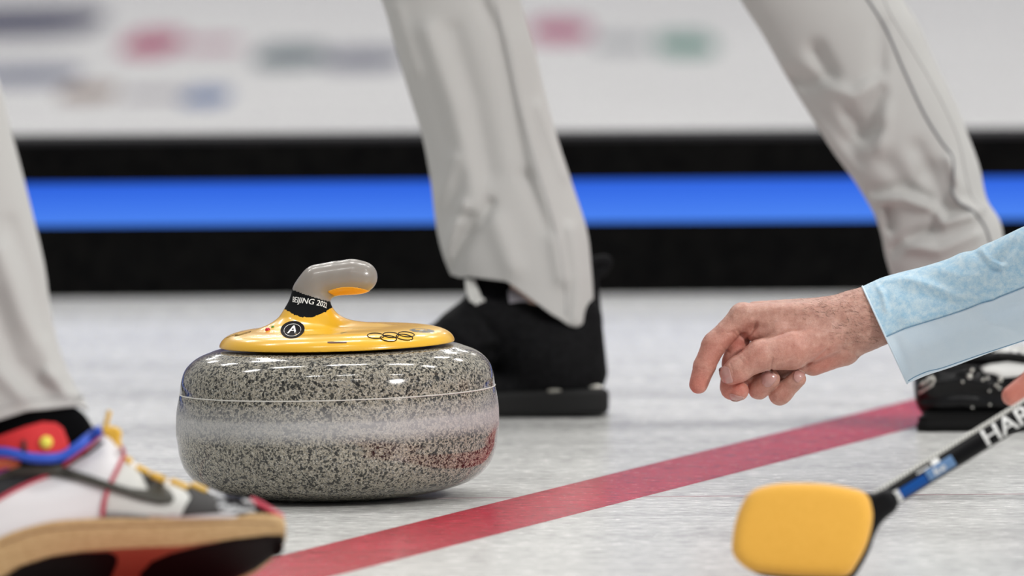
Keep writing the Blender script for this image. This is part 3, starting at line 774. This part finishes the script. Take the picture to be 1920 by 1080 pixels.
# sole: loops (py,w): sidewall top, sidewall bottom edge, outsole far edge, far sidewall top
xs = [-175, -150, -100, -40, 0, 31, 94, 157, 220, 283, 346, 409, 472, 510, 530, 536]
T = [1125, 1095, 1055, 1025, 1006, 992, 976, 972, 970, 969, 967, 962, 962, 964, 970, 985]
B = [1145, 1140, 1120, 1096, 1080, 1062, 1042, 1033, 1029, 1026, 1023, 1014, 1007, 1004, 1003, 1003]
Cc = [1150, 1158, 1160, 1152, 1144, 1138, 1132, 1128, 1126, 1124, 1120, 1108, 1078, 1050, 1026, 1012]
Cw = [70, 130, 185, 205, 205, 200, 190, 180, 176, 180, 196, 190, 140, 90, 50, 24]
st = [[(x, t, 4), (x, t+.35*(b_-t), -9), (x, b_-4, -8), (x, b_+2, 0), (x, b_*.6+c*.4, cw*.4), (x, c-2, cw), (x, c-12, cw+14), (x, t*.5+c*.5-12, cw+10), (x, t+14, cw*.5+10)] for x, t, b_, c, cw in zip(xs, T, B, Cc, Cw)]
g_ = crom(np.array(st, float), 120); g_ = np.stack([crom(r, 90, True) for r in g_])
M_gum = mat('tan_gum_rubber', (.50, .32, .15), .6)
g = N(M_gum); f = g.noise(g.co((60, 60, 200)), 3, 4); g.base(g.ramp(f, [(.3, (.46, .29, .125)), (.7, (.60, .40, .20))])); g.bump(g.noise(g.co((900, 1, 1)), 1, 1), .15, .001)
soA = mesh_obj('sole', PW(g_.reshape(-1, 3), DA), grid_faces(120, 90, flip=True)+[tuple(range(90)), tuple(119*90+i for i in range(90))[::-1]], M_gum, pA)
tag(soA, 'tan gum rubber sole rolled to show its underside')
ob = bvh_of(soA)
M_disc = mat('dark_maroon_slider_disc', (.010, .005, .005), .7, spec=.12); M_rust = mat('rust_red_outsole', (.50, .15, .08), .6)
dA('outsole_arch', [(150, 1036), (220, 1029), (283, 1026), (346, 1024), (409, 1016), (440, 1014), (380, 1060), (300, 1110), (200, 1118), (120, 1110)], M_rust, .0006, soA, b=ob)
dA('slider_disc', [(-120, 1135), (-40, 1112), (10, 1082), (40, 1063), (94, 1046), (157, 1037), (205, 1036), (219, 1044), (220, 1056), (212, 1075), (200, 1100), (160, 1122), (0, 1130)], M_disc, .0022, soA, b=ob, thick=.002)
dA('slider_disc', [(262, 1078), (285, 1054), (320, 1039), (380, 1023), (440, 1012), (500, 1005), (530, 1005), (534, 1016), (524, 1036), (480, 1068), (420, 1096), (350, 1112), (270, 1112)], M_disc, .0022, soA, b=ob, thick=.002)
line_on('sole_groove', [(0, 1022), (60, 1000), (120, 990), (220, 986), (330, 984), (430, 980), (520, 982)], ob, DA, .0006, mat('brown_groove', (.30, .18, .09), .8), soA, n=50)
# ------------------------------------------------------------ person reaching in from the right
DC = 10.0
pC = thing('person', 'person in a pale blue jacket reaching in from the right with a pointing hand', 'person', tuple(ground(3000, 960)))
q5 = 3.857
def Z(u, v, w, r): return (1260+u/q5, 500+v/q5, w/q5, r/q5)
def ch(p, pts, k=3, fl=1.0): return chain(p, [Z(*a) for a in pts], k, fl)
def groove(f, x, y, pts, amp, wd):
    q = [(1260+a/q5, 500+b/q5) for a, b in pts]
    return f+amp*np.exp(-(poly_dist(x, y, q)/wd)**2)
def handC(p):
    x, y, w = p
    pal = ch(p, [(510, 352, 10, 84), (1240, 360, 60, 118)], 6)
    pal = smin(pal, ch(p, [(600, 330, 170, 80), (1260, 330, 160, 120)], 6), 18)
    pal = smin(pal, ch(p, [(720, 345, 310, 78), (1280, 400, 250, 120)], 6), 18)
    pal = smin(pal, ch(p, [(850, 410, 420, 72), (1280, 470, 270, 110)], 6), 18)
    arm = ch(p, [(1180, 400, 110, 150), (1370, 388, 130, 222), (1570, 318, 130, 226)], 10, 1.28)
    pal = smin(pal, arm, 24)
    # thenar mass and heel of the hand
    pal = smin(pal, ch(p, [(862, 600, -40, 142), (1120, 500, 40, 150)], 8), 20)
    heel = ch(p, [(1020, 690, 150, 100), (1240, 590, 170, 122), (1340, 500, 150, 120)], 8)
    pal = smin(pal, heel, 12)
    idx = ch(p, [(505, 360, 10, 84), (318, 550, -10, 86), (300, 572, -10, 86), (234, 722, -6, 79), (192, 850, 0, 69)], 5)
    mid = ch(p, [(600, 360, 170, 78), (480, 520, 100, 80), (440, 690, 70, 76), (432, 850, 30, 84)], 5)
    midt = ch(p, [(432, 880, 20, 84), (484, 898, -22, 72)], 8)
    back = smin(ch(p, [(640, 720, 150, 95), (900, 690, 120, 98)], 8), ch(p, [(540, 800, 70, 50), (600, 830, 60, 40)], 3), 6)
    pal = smin(pal, back, 8)
    rng_ = ch(p, [(720, 400, 300, 74), (600, 640, 240, 76), (628, 880, 60, 76), (712, 812, -22, 70)], 6)
    pky = ch(p, [(850, 450, 400, 68), (740, 700, 300, 68), (778, 925, 80, 74), (802, 905, 60, 74), (908, 812, -6, 62)], 6)
    thb = ch(p, [(862, 600, -50, 148), (650, 640, -110, 112)], 8)
    thd = ch(p, [(640, 640, -112, 110), (480, 742, -112, 92), (424, 776, -104, 78)], 8)
    th = smin(thb, thd, 10)
    f = smin(pal, idx, 14)
    mid = smin(mid, midt, 4)
    f = smin(f, mid, 5)
    f = smin(f, rng_, 3); f = smin(f, pky, 3)
    web = ch(p, [(590, 490, 20, 50), (760, 470, -10, 80)], 6)
    f = smin(f, web, 14)
    f = smin(f, th, 4.5)
    # creases, knuckles and tendons
    for pts, a_, wd in (([(722, 770), (716, 720), (726, 660)], 1.5, 2.0), ([(690, 748), (700, 720)], .7, 1.8), ([(610, 420), (560, 500), (545, 530)], 1.6, 3.2), ([(470, 460), (500, 500), (545, 540)], 1.3, 3.0),
                        ([(400, 480), (440, 470), (470, 500)], .8, 2.2), ([(415, 620), (380, 600), (360, 570)], .8, 2.4), ([(150, 745), (190, 730), (250, 745), (300, 765)], .45, 2.0),
                        ([(210, 575), (260, 560), (320, 575)], .35, 2.0), ([(1120, 600), (1050, 655), (980, 705)], 1.6, 3.0), ([(1340, 645), (1300, 625), (1230, 590)], .9, 3.5),
                        ([(470, 640), (520, 700), (500, 750)], .5, 2.2), ([(500, 620), (560, 690), (550, 760)], .35, 2.2), ([(800, 600), (790, 690)], .3, 3.5), ([(860, 590), (850, 700)], .3, 4),
                        ([(420, 700), (440, 760), (440, 840)], .7, 1.4), ([(560, 320), (700, 300), (900, 290)], -.9, 7), ([(640, 400), (800, 420), (1000, 400)], -.8, 8), ([(600, 360), (760, 350), (960, 345)], .8, 6),
                        ([(1100, 330), (1180, 360), (1200, 420)], .8, 8), ([(1050, 500), (1120, 480), (1180, 420)], -.8, 9), ([(600, 780), (560, 860)], .3, 2), ([(840, 870), (900, 900)], .2, 2.2),
                        ([(440, 345), (470, 300), (520, 275)], -.9, 5), ([(900, 560), (980, 600), (1040, 600)], -.5, 8)):
        f = groove(f, x, y, pts, a_*1.6, wd)
    nz = .22*np.sin(x*.31+y*.17)*np.sin(y*.27-x*.11)+.14*np.sin(x*.7-y*.4)*np.sin(y*.6+x*.5)
    return f+nz
Vh, Fh = nets(handC, (1284, 512, -62), (1700, 768, 150), 1.7)
# the other hand, index finger laid along the broom shaft
DL = 9.45
def handL(p):
    x, y, w = p
    f = chain(p, [(1897, 742, 4, 19), (1938, 712, 6, 22), (1990, 672, 12, 24)], 5)
    palm = smin(cap(p, (1990, 660, 20), (2110, 610, 30), 34, 44), cap(p, (2010, 700, 40), (2120, 650, 40), 30, 44), 20)
    palm = smin(palm, cap(p, (2120, 620, 35), (2260, 540, 40), 46, 50), 30)
    f = smin(f, palm, 14)
    for k in range(3):
        bx = 2000+k*38
        g_ = chain(p, [(bx+20, 690-k*14, 44, 21), (bx-8, 735-k*20, 20, 20), (bx-4, 752-k*22, -26, 19), (bx+16, 728-k*22, -44, 17)], 5)
        f = smin(f, g_, 4)
    return smin(f, chain(p, [(2080, 620, 0, 26), (2020, 640, -26, 23), (1988, 668, -44, 19)], 5), 8)
Vl, Fl = nets(handL, (1870, 480, -80), (2330, 800, 110), 3.2)
def torsoC(p):
    f = chain(p, [(1780, 585, 36, 34), (2180, 450, 40, 44), (2260, 400, 20, 60), (2700, 80, -60, 88)], 16)
    f = smin(f, chain(p, [(2240, 548, -792, 50), (2480, 320, -760, 62), (2620, 40, -620, 88)], 16), 20)
    f = smin(f, chain(p, [(2700, 40, -60, 120), (2660, 20, -600, 120)], 20), 60)
    f = smin(f, chain(p, [(2720, 60, -330, 240), (3050, 250, -330, 200), (3250, 420, -330, 220)], 30), 60)
    f = smin(f, chain(p, [(2600, -80, -330, 120), (2520, -230, -330, 100)], 20), 40)
    head = np.minimum(cap(p, (2440, -330, -330), (2500, -400, -330), 150, 175), cap(p, (2290, -300, -330), (2330, -330, -330), 26, 34))
    f = smin(f, head, 40)
    f = smin(f, chain(p, [(3250, 420, -230, 170), (2760, 560, -180, 150), (2960, 800, -160, 100), (3000, 850, -160, 70)], 30), 50)
    f = smin(f, chain(p, [(3250, 420, -430, 170), (3800, 700, -460, 130), (4300, 850, -480, 80)], 30), 50)
    return f
Vt, Ft = nets(torsoC, (1700, -640, -960), (4440, 1000, 240), 15)
def joinp(parts, name, mat_, par):
    V, F, b = [], [], 0
    for v, f in parts: V.append(v); F.append(f+b); b += len(v)
    return mesh_obj(name, np.concatenate(V), np.concatenate(F), mat_, par)
bodyC = joinp([(PW(Vh, DC), Fh), (PW(Vl, DL), Fl), (PW(Vt, DC), Ft)], 'body', M_skin, pC)
# skin: redder at fingertips and knuckles (pigment stored per vertex), fine mottling and pores
npx = np.concatenate([Vh, Vl+[0, 0, 1e4], Vt+[0, 0, 1e4]])
red = np.zeros(len(npx))
for (u, v, rr, a_) in ((200, 850, 150, .62), (420, 560, 120, .45), (480, 880, 110, .75), (480, 560, 80, .75), (640, 900, 90, .35), (800, 930, 90, .3), (600, 650, 140, .3), (900, 600, 200, .30), (560, 480, 90, .35), (1100, 720, 160, .55), (640, 480, 120, .15), (300, 640, 160, .45)):
    d_ = np.hypot(npx[:, 0]-(1260+u/q5), npx[:, 1]-(500+v/q5))*q5
    red = np.maximum(red, a_*np.exp(-(d_/rr)**2))
red[len(Vh):] = .75
at = bodyC.data.attributes.new('flush', 'FLOAT', 'POINT'); at.data.foreach_set('value', red.astype(np.float32))
g = N(M_skin); a_ = g.n('ShaderNodeAttribute', attribute_name='flush'); v = g.co()
n1 = g.noise(v, 150, 5, .65); n2 = g.noise(v, 1100, 3, .7)
base_c = g.ramp(n1, [(.2, (.38, .185, .145)), (.5, (.50, .275, .215)), (.80, (.62, .385, .31))])
c = g.mix(g.math('MULTIPLY', a_.outputs['Fac'], .85), base_c, (.58, .15, .11))
c = g.mix(.35, c, g.ramp(n2, [(.3, (.25, .25, .25)), (.7, (.80, .80, .80))]), 'SOFT_LIGHT')
g.base(c); g.bump(g.math('ADD', n2, g.math('MULTIPLY', g.noise(v, 400, 3), .8)), .35, .0007)
hbv = BVHTree.FromPolygons([tuple(q) for q in PW(Vh, DC)], [tuple(map(int, f)) for f in Fh])
M_nail = mat('pinkish_fingernail', (.50, .27, .24), .3, coat=.3); M_nedge = mat('pale_nail_edge', (.74, .60, .52), .4)
def ZP(pts): return [(1260+a/q5, 500+b/q5) for a, b in pts]
for poly, edge in (([(350, 728), (385, 722), (412, 738), (428, 790), (440, 832), (408, 846), (372, 838), (350, 800), (340, 760)], [(352, 728), (341, 760), (350, 800), (372, 838)]),
                   ([(416, 928), (430, 920), (470, 934), (520, 944), (505, 962), (470, 974), (436, 972), (418, 956)], [(436, 973), (470, 975), (505, 963), (522, 945)]),
                   ([(655, 768), (690, 745), (725, 762), (760, 792), (748, 830), (716, 862), (690, 872), (655, 850), (645, 800)], [(690, 745), (725, 762), (758, 792)]),
                   ([(892, 752), (915, 745), (945, 757), (965, 772), (950, 800), (922, 832), (905, 838), (882, 815), (878, 780)], [(915, 745), (945, 757), (964, 772)])):
    nl = decal('fingernail', crom(ZP(poly), 28, True), hbv, DC, M_nail, bodyC, off=.0005, thick=.0006, maxlen=3)
    tube('nail_edge', [cast(x, y, hbv, DC, .0005) for x, y in crom(ZP(edge), 14)], .00022, M_nedge, bodyC, sides=6)
# wrist hair: short fine strands lying over the skin
M_hr = mat('brown_arm_hair', (.10, .055, .03), .6)
V, F = [], []
r3 = np.random.default_rng(11)
for _ in range(520):
    u = r3.uniform(880, 1500); lim_t = 225-(u-900)*.13; v_ = r3.uniform(lim_t-30, 560) if u > 1150 else r3.uniform(lim_t-20, 380)
    if r3.random() > min(1, (u-800)/500): continue
    x0, y0 = 1260+u/q5, 500+v_/q5
    an = math.radians(r3.normal(150, 28)); L = r3.uniform(6, 13)
    cv = r3.normal(0, 2.2); pts = []
    hit0 = hbv.ray_cast(Vector(CAM), Vector(P(x0, y0, 10)-CAM).normalized())
    if hit0[0] is None or hit0[0].y > 10: continue
    for t in np.linspace(0, 1, 5):
        xx = x0+math.cos(an)*L*t; yy = y0-math.sin(an)*L*t*.5+cv*t*t
        pts.append(cast(xx, yy, hbv, DC, .0002+.0010*t))
    b0 = len(V)
    for i_, q in enumerate(pts):
        ww = .00009*(1-i_/5)
        V += [q+np.array([0, 0, ww]), q+np.array([ww, -ww, -ww*.5]), q+np.array([-ww, ww, -ww*.5])]
    for i_ in range(4):
        for k in range(3):
            F.append((b0+i_*3+k, b0+i_*3+(k+1) % 3, b0+i_*3+3+(k+1) % 3, b0+i_*3+3+k))
hr = mesh_obj('arm_hair', V, F, M_hr, bodyC); tag(hr, kind='stuff')

# ---- jacket: the sleeve in two panels, then the rest of the garment outside the frame
def sleeve_mat(name, c0, c1, scale, s_lo, s_hi):
    m = mat(name, c0, .75, spec=.3, sheen=.3); g = N(m); v = g.co()
    f = g.math('ADD', g.math('MULTIPLY', g.noise(v, scale, 5, .7), .7), g.math('MULTIPLY', g.noise(v, 1400, 2), .3))
    g.base(g.ramp(f, [(s_lo, c0), (s_hi, c1)])); g.bump(g.noise(v, 1500, 2), .2, .0005); return m
M_up = sleeve_mat('mottled_sky_blue_cloth', (.36, .59, .76), (.62, .77, .85), 170, .40, .60)
M_lo = sleeve_mat('pale_blue_cloth', (.62, .75, .86), (.69, .80, .88), 30, .3, .7)
SL = [((1617, 537), (1701, 719)), ((1634, 529), (1716, 713)), ((1655, 520), (1740, 703)), ((1690, 510), (1780, 690)), ((1730, 500), (1815, 677)), ((1775, 486), (1850, 664)), ((1802, 474), (1872, 656)), ((1826, 469), (1893, 649)), ((1842, 460), (1905, 645)), ((1866, 450), (1925, 638)), ((1895, 436), (1950, 630)), ((1925, 422), (1985, 617)), ((2010, 385), (2060, 590)), ((2120, 340), (2170, 555)), ((2220, 300), (2270, 520))]
A_ = crom(np.array([a for a, b in SL], float), 150); B_ = crom(np.array([b for a, b in SL], float), 150)
nc = 144; ph = np.arange(nc)*2*math.pi/nc
c_, s_ = np.cos(ph), np.sin(ph)      # cos=1: lower edge
C_ = (A_+B_)/2; H_ = (B_-A_)/2; Hn = np.linalg.norm(H_, axis=1)
X = C_[:, :1]+H_[:, :1]*c_; Y = C_[:, 1:]+H_[:, 1:]*c_
Wd = -np.sign(s_)*np.abs(s_)**.85*Hn[:, None]*.60
dsp = np.zeros_like(X)
for pl, amp, wd in (([(1655, 522), (1700, 520), (1745, 535), (1790, 552), (1830, 556)], 3.2, 8), ([(1690, 545), (1750, 560), (1800, 575)], -2.5, 10), ([(1842, 470), (1856, 492), (1880, 500)], 4.0, 6), ([(1826, 470), (1845, 490), (1870, 508)], -3.0, 7),
                    ([(1640, 530), (1655, 550), (1662, 580)], 1.6, 6), ([(1700, 600), (1760, 590), (1830, 570)], 2.5, 14), ([(1740, 650), (1800, 625), (1900, 600)], 2.0, 16), ([(1680, 640), (1700, 690)], -1.5, 10), ([(1900, 460), (1870, 500), (1840, 540)], -2, 12),
                    ([(1760, 500), (1800, 520), (1900, 520)], 2.0, 12), ([(1880, 580), (1940, 560)], -2, 12), ([(1850, 600), (1900, 620)], 1.6, 10)):
    dsp += 2.3*amp*np.exp(-(poly_dist(X, Y, pl)/wd)**2)
dsp += .8*np.sin(X*.05+Y*.04)*np.sin(Y*.06-X*.02)
Wd = Wd-np.where(s_ > 0, 1, -1)*np.clip(np.abs(s_)*1.6, 0, 1)*dsp+36
Gs = np.stack([X, Y, Wd], -1)
j_split = int(round(nc*(math.acos(.04)/(2*math.pi))))      # column of the seam on the camera side
def panel(name, cols, mat_, par, puff=0.0):
    g_ = Gs[:, cols].copy(); g_[..., 2] -= puff*np.sign(s_[cols])
    o = mesh_obj(name, PW(g_.reshape(-1, 3), DC), grid_faces(150, len(cols), closed=False, flip=True), mat_, par)
    return solidify(o, .0016, -1)
jk = thing('x', None, None)
bpy.data.objects.remove(jk)
low = panel('lower_sleeve_panel', np.arange(0, j_split+1), M_lo, pC, .5)
upp = panel('upper_sleeve_panel', np.arange(j_split, nc+1) % nc, M_up, pC)
tag(upp, 'mottled sky blue upper panel of the sleeve'); tag(low, 'plain pale blue lower panel of the sleeve')
M_sseam = mat('blue_seam', (.20, .36, .52), .9)  # darker blue of the sleeve seams
sv = bvh_of(low, upp)
tube('sleeve_seam', [PW(Gs[i, j_split]-[0, 0, .6], DC) for i in range(0, 150, 2)], .00030, M_sseam, pC, sides=6)
line_on('hem_seam', [(1703, 714), (1716, 706), (1740, 696), (1765, 690), (1800, 678), (1840, 664), (1880, 651), (1930, 634), (1985, 612)], sv, DC, .0006, M_sseam, pC, n=60)
tube('cuff_edge', [PW(Gs[0, j], DC) for j in range(nc)], .0009, M_lo, pC, closed=True, sides=6)
def jacket(p):
    f = chain(p, [(2200, 410, 36, 96), (2300, 370, 20, 104), (2700, 80, -60, 130)], 16)
    f = smin(f, chain(p, [(2290, 530, -792, 86), (2480, 300, -760, 88), (2620, 40, -620, 130)], 16), 20)
    f = smin(f, chain(p, [(2700, 40, -60, 160), (2660, 20, -600, 160)], 20), 60)
    f = smin(f, chain(p, [(2720, 60, -330, 285), (3050, 250, -330, 250), (3220, 380, -330, 270)], 30), 60)
    return smin(f, cap(p, (2600, -80, -330), (2575, -130, -330), 150, 150), 30)
sdf_obj('jacket', jacket, (2080, -360, -1000), (3560, 760, 260), 14, DC, M_lo, pC)
def trC(p):
    f = chain(p, [(3260, 440, -230, 210), (2760, 560, -180, 190), (2960, 800, -160, 130)], 30)
    return smin(f, chain(p, [(3260, 440, -430, 210), (3800, 700, -460, 165), (4260, 850, -480, 100)], 30), 50)
sdf_obj('trousers', trC, (2540, 160, -760), (4440, 1000, 100), 15, DC, M_pant, pC)
def shC(p): return np.maximum(chain(p, [(3010, 850, -160, 80), (2860, 900, -170, 60), (2760, 915, -175, 44)], 20), y_max(p, 938))
def y_max(p, lim): return p[1]-lim+p[2]*.08
sdf_obj('shoe', shC, (2660, 740, -280), (3120, 990, -60), 7, DC, M_shoe, pC)
def hairC(p):
    return np.maximum(cap(p, (2455, -340, -330), (2515, -410, -330), 158, 183), (2430-p[0])+(p[1]+330)*.55)
sdf_obj('hair', hairC, (2300, -640, -540), (2740, -140, -120), 10, DC, mat('dark_brown_hair', (.04, .025, .018), .6), pC)

# ------------------------------------------------------------ broom
DH = 9.05
def bD(x): return DH+(x-1500)/420*.26
br = thing('curling_broom', 'black broom with a yellow pad held low over the ice at the right', 'broom', tuple(P(1510, 1095, DH)))
def convex(x, y, pts, k):
    f = None
    cx = sum(a for a, b in pts)/len(pts); cy = sum(b for a, b in pts)/len(pts)
    for (x0, y0), (x1, y1) in zip(pts, pts[1:]+pts[:1]):
        nx, ny = y1-y0, -(x1-x0); L = math.hypot(nx, ny); nx /= L; ny /= L
        if nx*(cx-x0)+ny*(cy-y0) > 0: nx, ny = -nx, -ny
        d_ = nx*(x-x0)+ny*(y-y0)
        f = d_ if f is None else smax(f, d_, k)
    return f
PADP = [(1384, 950), (1402, 922), (1440, 906), (1510, 902), (1580, 908), (1626, 922), (1640, 955), (1636, 1000), (1616, 1050), (1590, 1084), (1500, 1086), (1402, 1072), (1370, 1040), (1370, 1000)]
def pad(p):
    x, y, w = p
    e = convex(x, y, PADP, 14)
    return smax(e, np.abs(w)-26+.00045*((x-1505)**2+(y-990)**2)*.8, 26)
M_pad = mat('yellow_brush_fabric', (.88, .50, .07), .8, sheen=.3); g = N(M_pad); f = g.noise(g.co(), 500, 3); g.base(g.ramp(f, [(.3, (.80, .41, .045)), (.7, (.88, .47, .065))])); g.bump(f, .2, .001)
sdf_obj('brush_pad', pad, (1350, 880, -40), (1660, 1100, 40), 3, DH, M_pad, br)
M_bblk = mat('black_carbon_fibre', (.0025, .0025, .003), .5, spec=.07)
def holder(p):
    x, y, w = p
    e = convex(x-9, y-6, [(a+(1506-a)*.02, b) for a, b in PADP], 14)
    f = smax(e, np.abs(w-30)-14, 12)
    f = smax(f, -(rbox((x-(y-1000)*-.3, y, w), (1395, 960, 30), (52, 75, 60), 10)), 4)
    return smin(f, cap(p, (1560, 1010, 40), (1660, 942, 22), 34, 25), 20)
sdf_obj('brush_holder', holder, (1350, 880, 0), (1700, 1120, 90), 3.5, DH, mat('black_plastic', (.004, .004, .005), .55, spec=.15), br)
c0, c1 = (1640, 950), (2560, 383)
def shp(x): return c0[1]+(x-c0[0])*(c1[1]-c0[1])/(c1[0]-c0[0])
pts = [P(x, shp(x)-2.0, bD(x)) for x in np.linspace(1640, 2560, 60)]
shaft = tube('shaft', pts, [.0093]*4+[.0104]*8, M_bblk, br, sides=28)
tag(shaft, 'black carbon fibre shaft with printed lettering')
sbv = bvh_of(shaft)
dirv = np.array([c1[0]-c0[0], c1[1]-c0[1]], float); dirv /= np.linalg.norm(dirv); perp = np.array([dirv[1], -dirv[0]])   # up-left of the shaft
if perp[1] > 0: perp = -perp
M_weave_hl = mat('weave_highlight_grey', (.30, .30, .28), .45); g = N(M_weave_hl)
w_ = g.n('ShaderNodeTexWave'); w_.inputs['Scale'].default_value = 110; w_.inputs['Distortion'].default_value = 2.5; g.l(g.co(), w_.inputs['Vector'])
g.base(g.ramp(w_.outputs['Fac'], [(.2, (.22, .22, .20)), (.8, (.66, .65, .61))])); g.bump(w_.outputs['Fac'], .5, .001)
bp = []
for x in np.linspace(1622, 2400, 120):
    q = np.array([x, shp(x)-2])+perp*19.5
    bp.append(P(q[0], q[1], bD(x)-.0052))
tube('edge_highlight', bp, .0021, M_weave_hl, br, sides=8)  # highlight on the fibre weave, modelled as a pale tube
def along(t0, lat, sc=1.0):
    o_ = np.array([t0, shp(t0)-2])+perp*lat
    return lambda x, y: tuple(o_+dirv*x*sc+(perp*.93+dirv*.15)*y*sc)
M_lett = mat('silver_white_lettering', (.62, .62, .61), .4)
for dx in (0, 1.5): text_decal('shaft_lettering', 'HAR', 52, along(1887+dx, -3), sbv, 9.25, M_lett, shaft, shear=-.12, off=.0004+dx*.00005, maxlen=5)
def quad(t0, t1, l0, l1):
    f_ = lambda t, l: tuple(np.array([t, shp(t)-2])+perp*l)
    return [f_(t0, l0), f_((t0+t1)/2, l0), f_(t1, l0), f_(t1, l1), f_((t0+t1)/2, l1), f_(t0, l1)]
def dS(name, t0, t1, l0, l1, m_, off=.0004): return decal(name, quad(t0, t1, l0, l1), sbv, 9.25, m_, shaft, off=off, thick=0, maxlen=5)
M_sb = mat('bright_blue_print', (.005, .06, .25), .5, spec=.1); M_sb2 = mat('pale_blue_print', (.09, .18, .34), .4)
dS('shaft_label', 1684, 1734, -17, 2, M_sb); dS('shaft_label', 1736, 1786, -16, 6, M_sb2); dS('shaft_label', 1676, 1685, -19, 4, M_lett)
for dx in (0, 1.2): text_decal('shaft_lettering', 'Ice', 21, along(1758+dx, -6), sbv, 9.25, M_lett, shaft, off=.0008+dx*.0001, maxlen=5)
dS('shaft_label', 1752, 1766, 6, 16, M_lett); dS('shaft_label', 1724, 1748, 8, 10.5, M_lett)
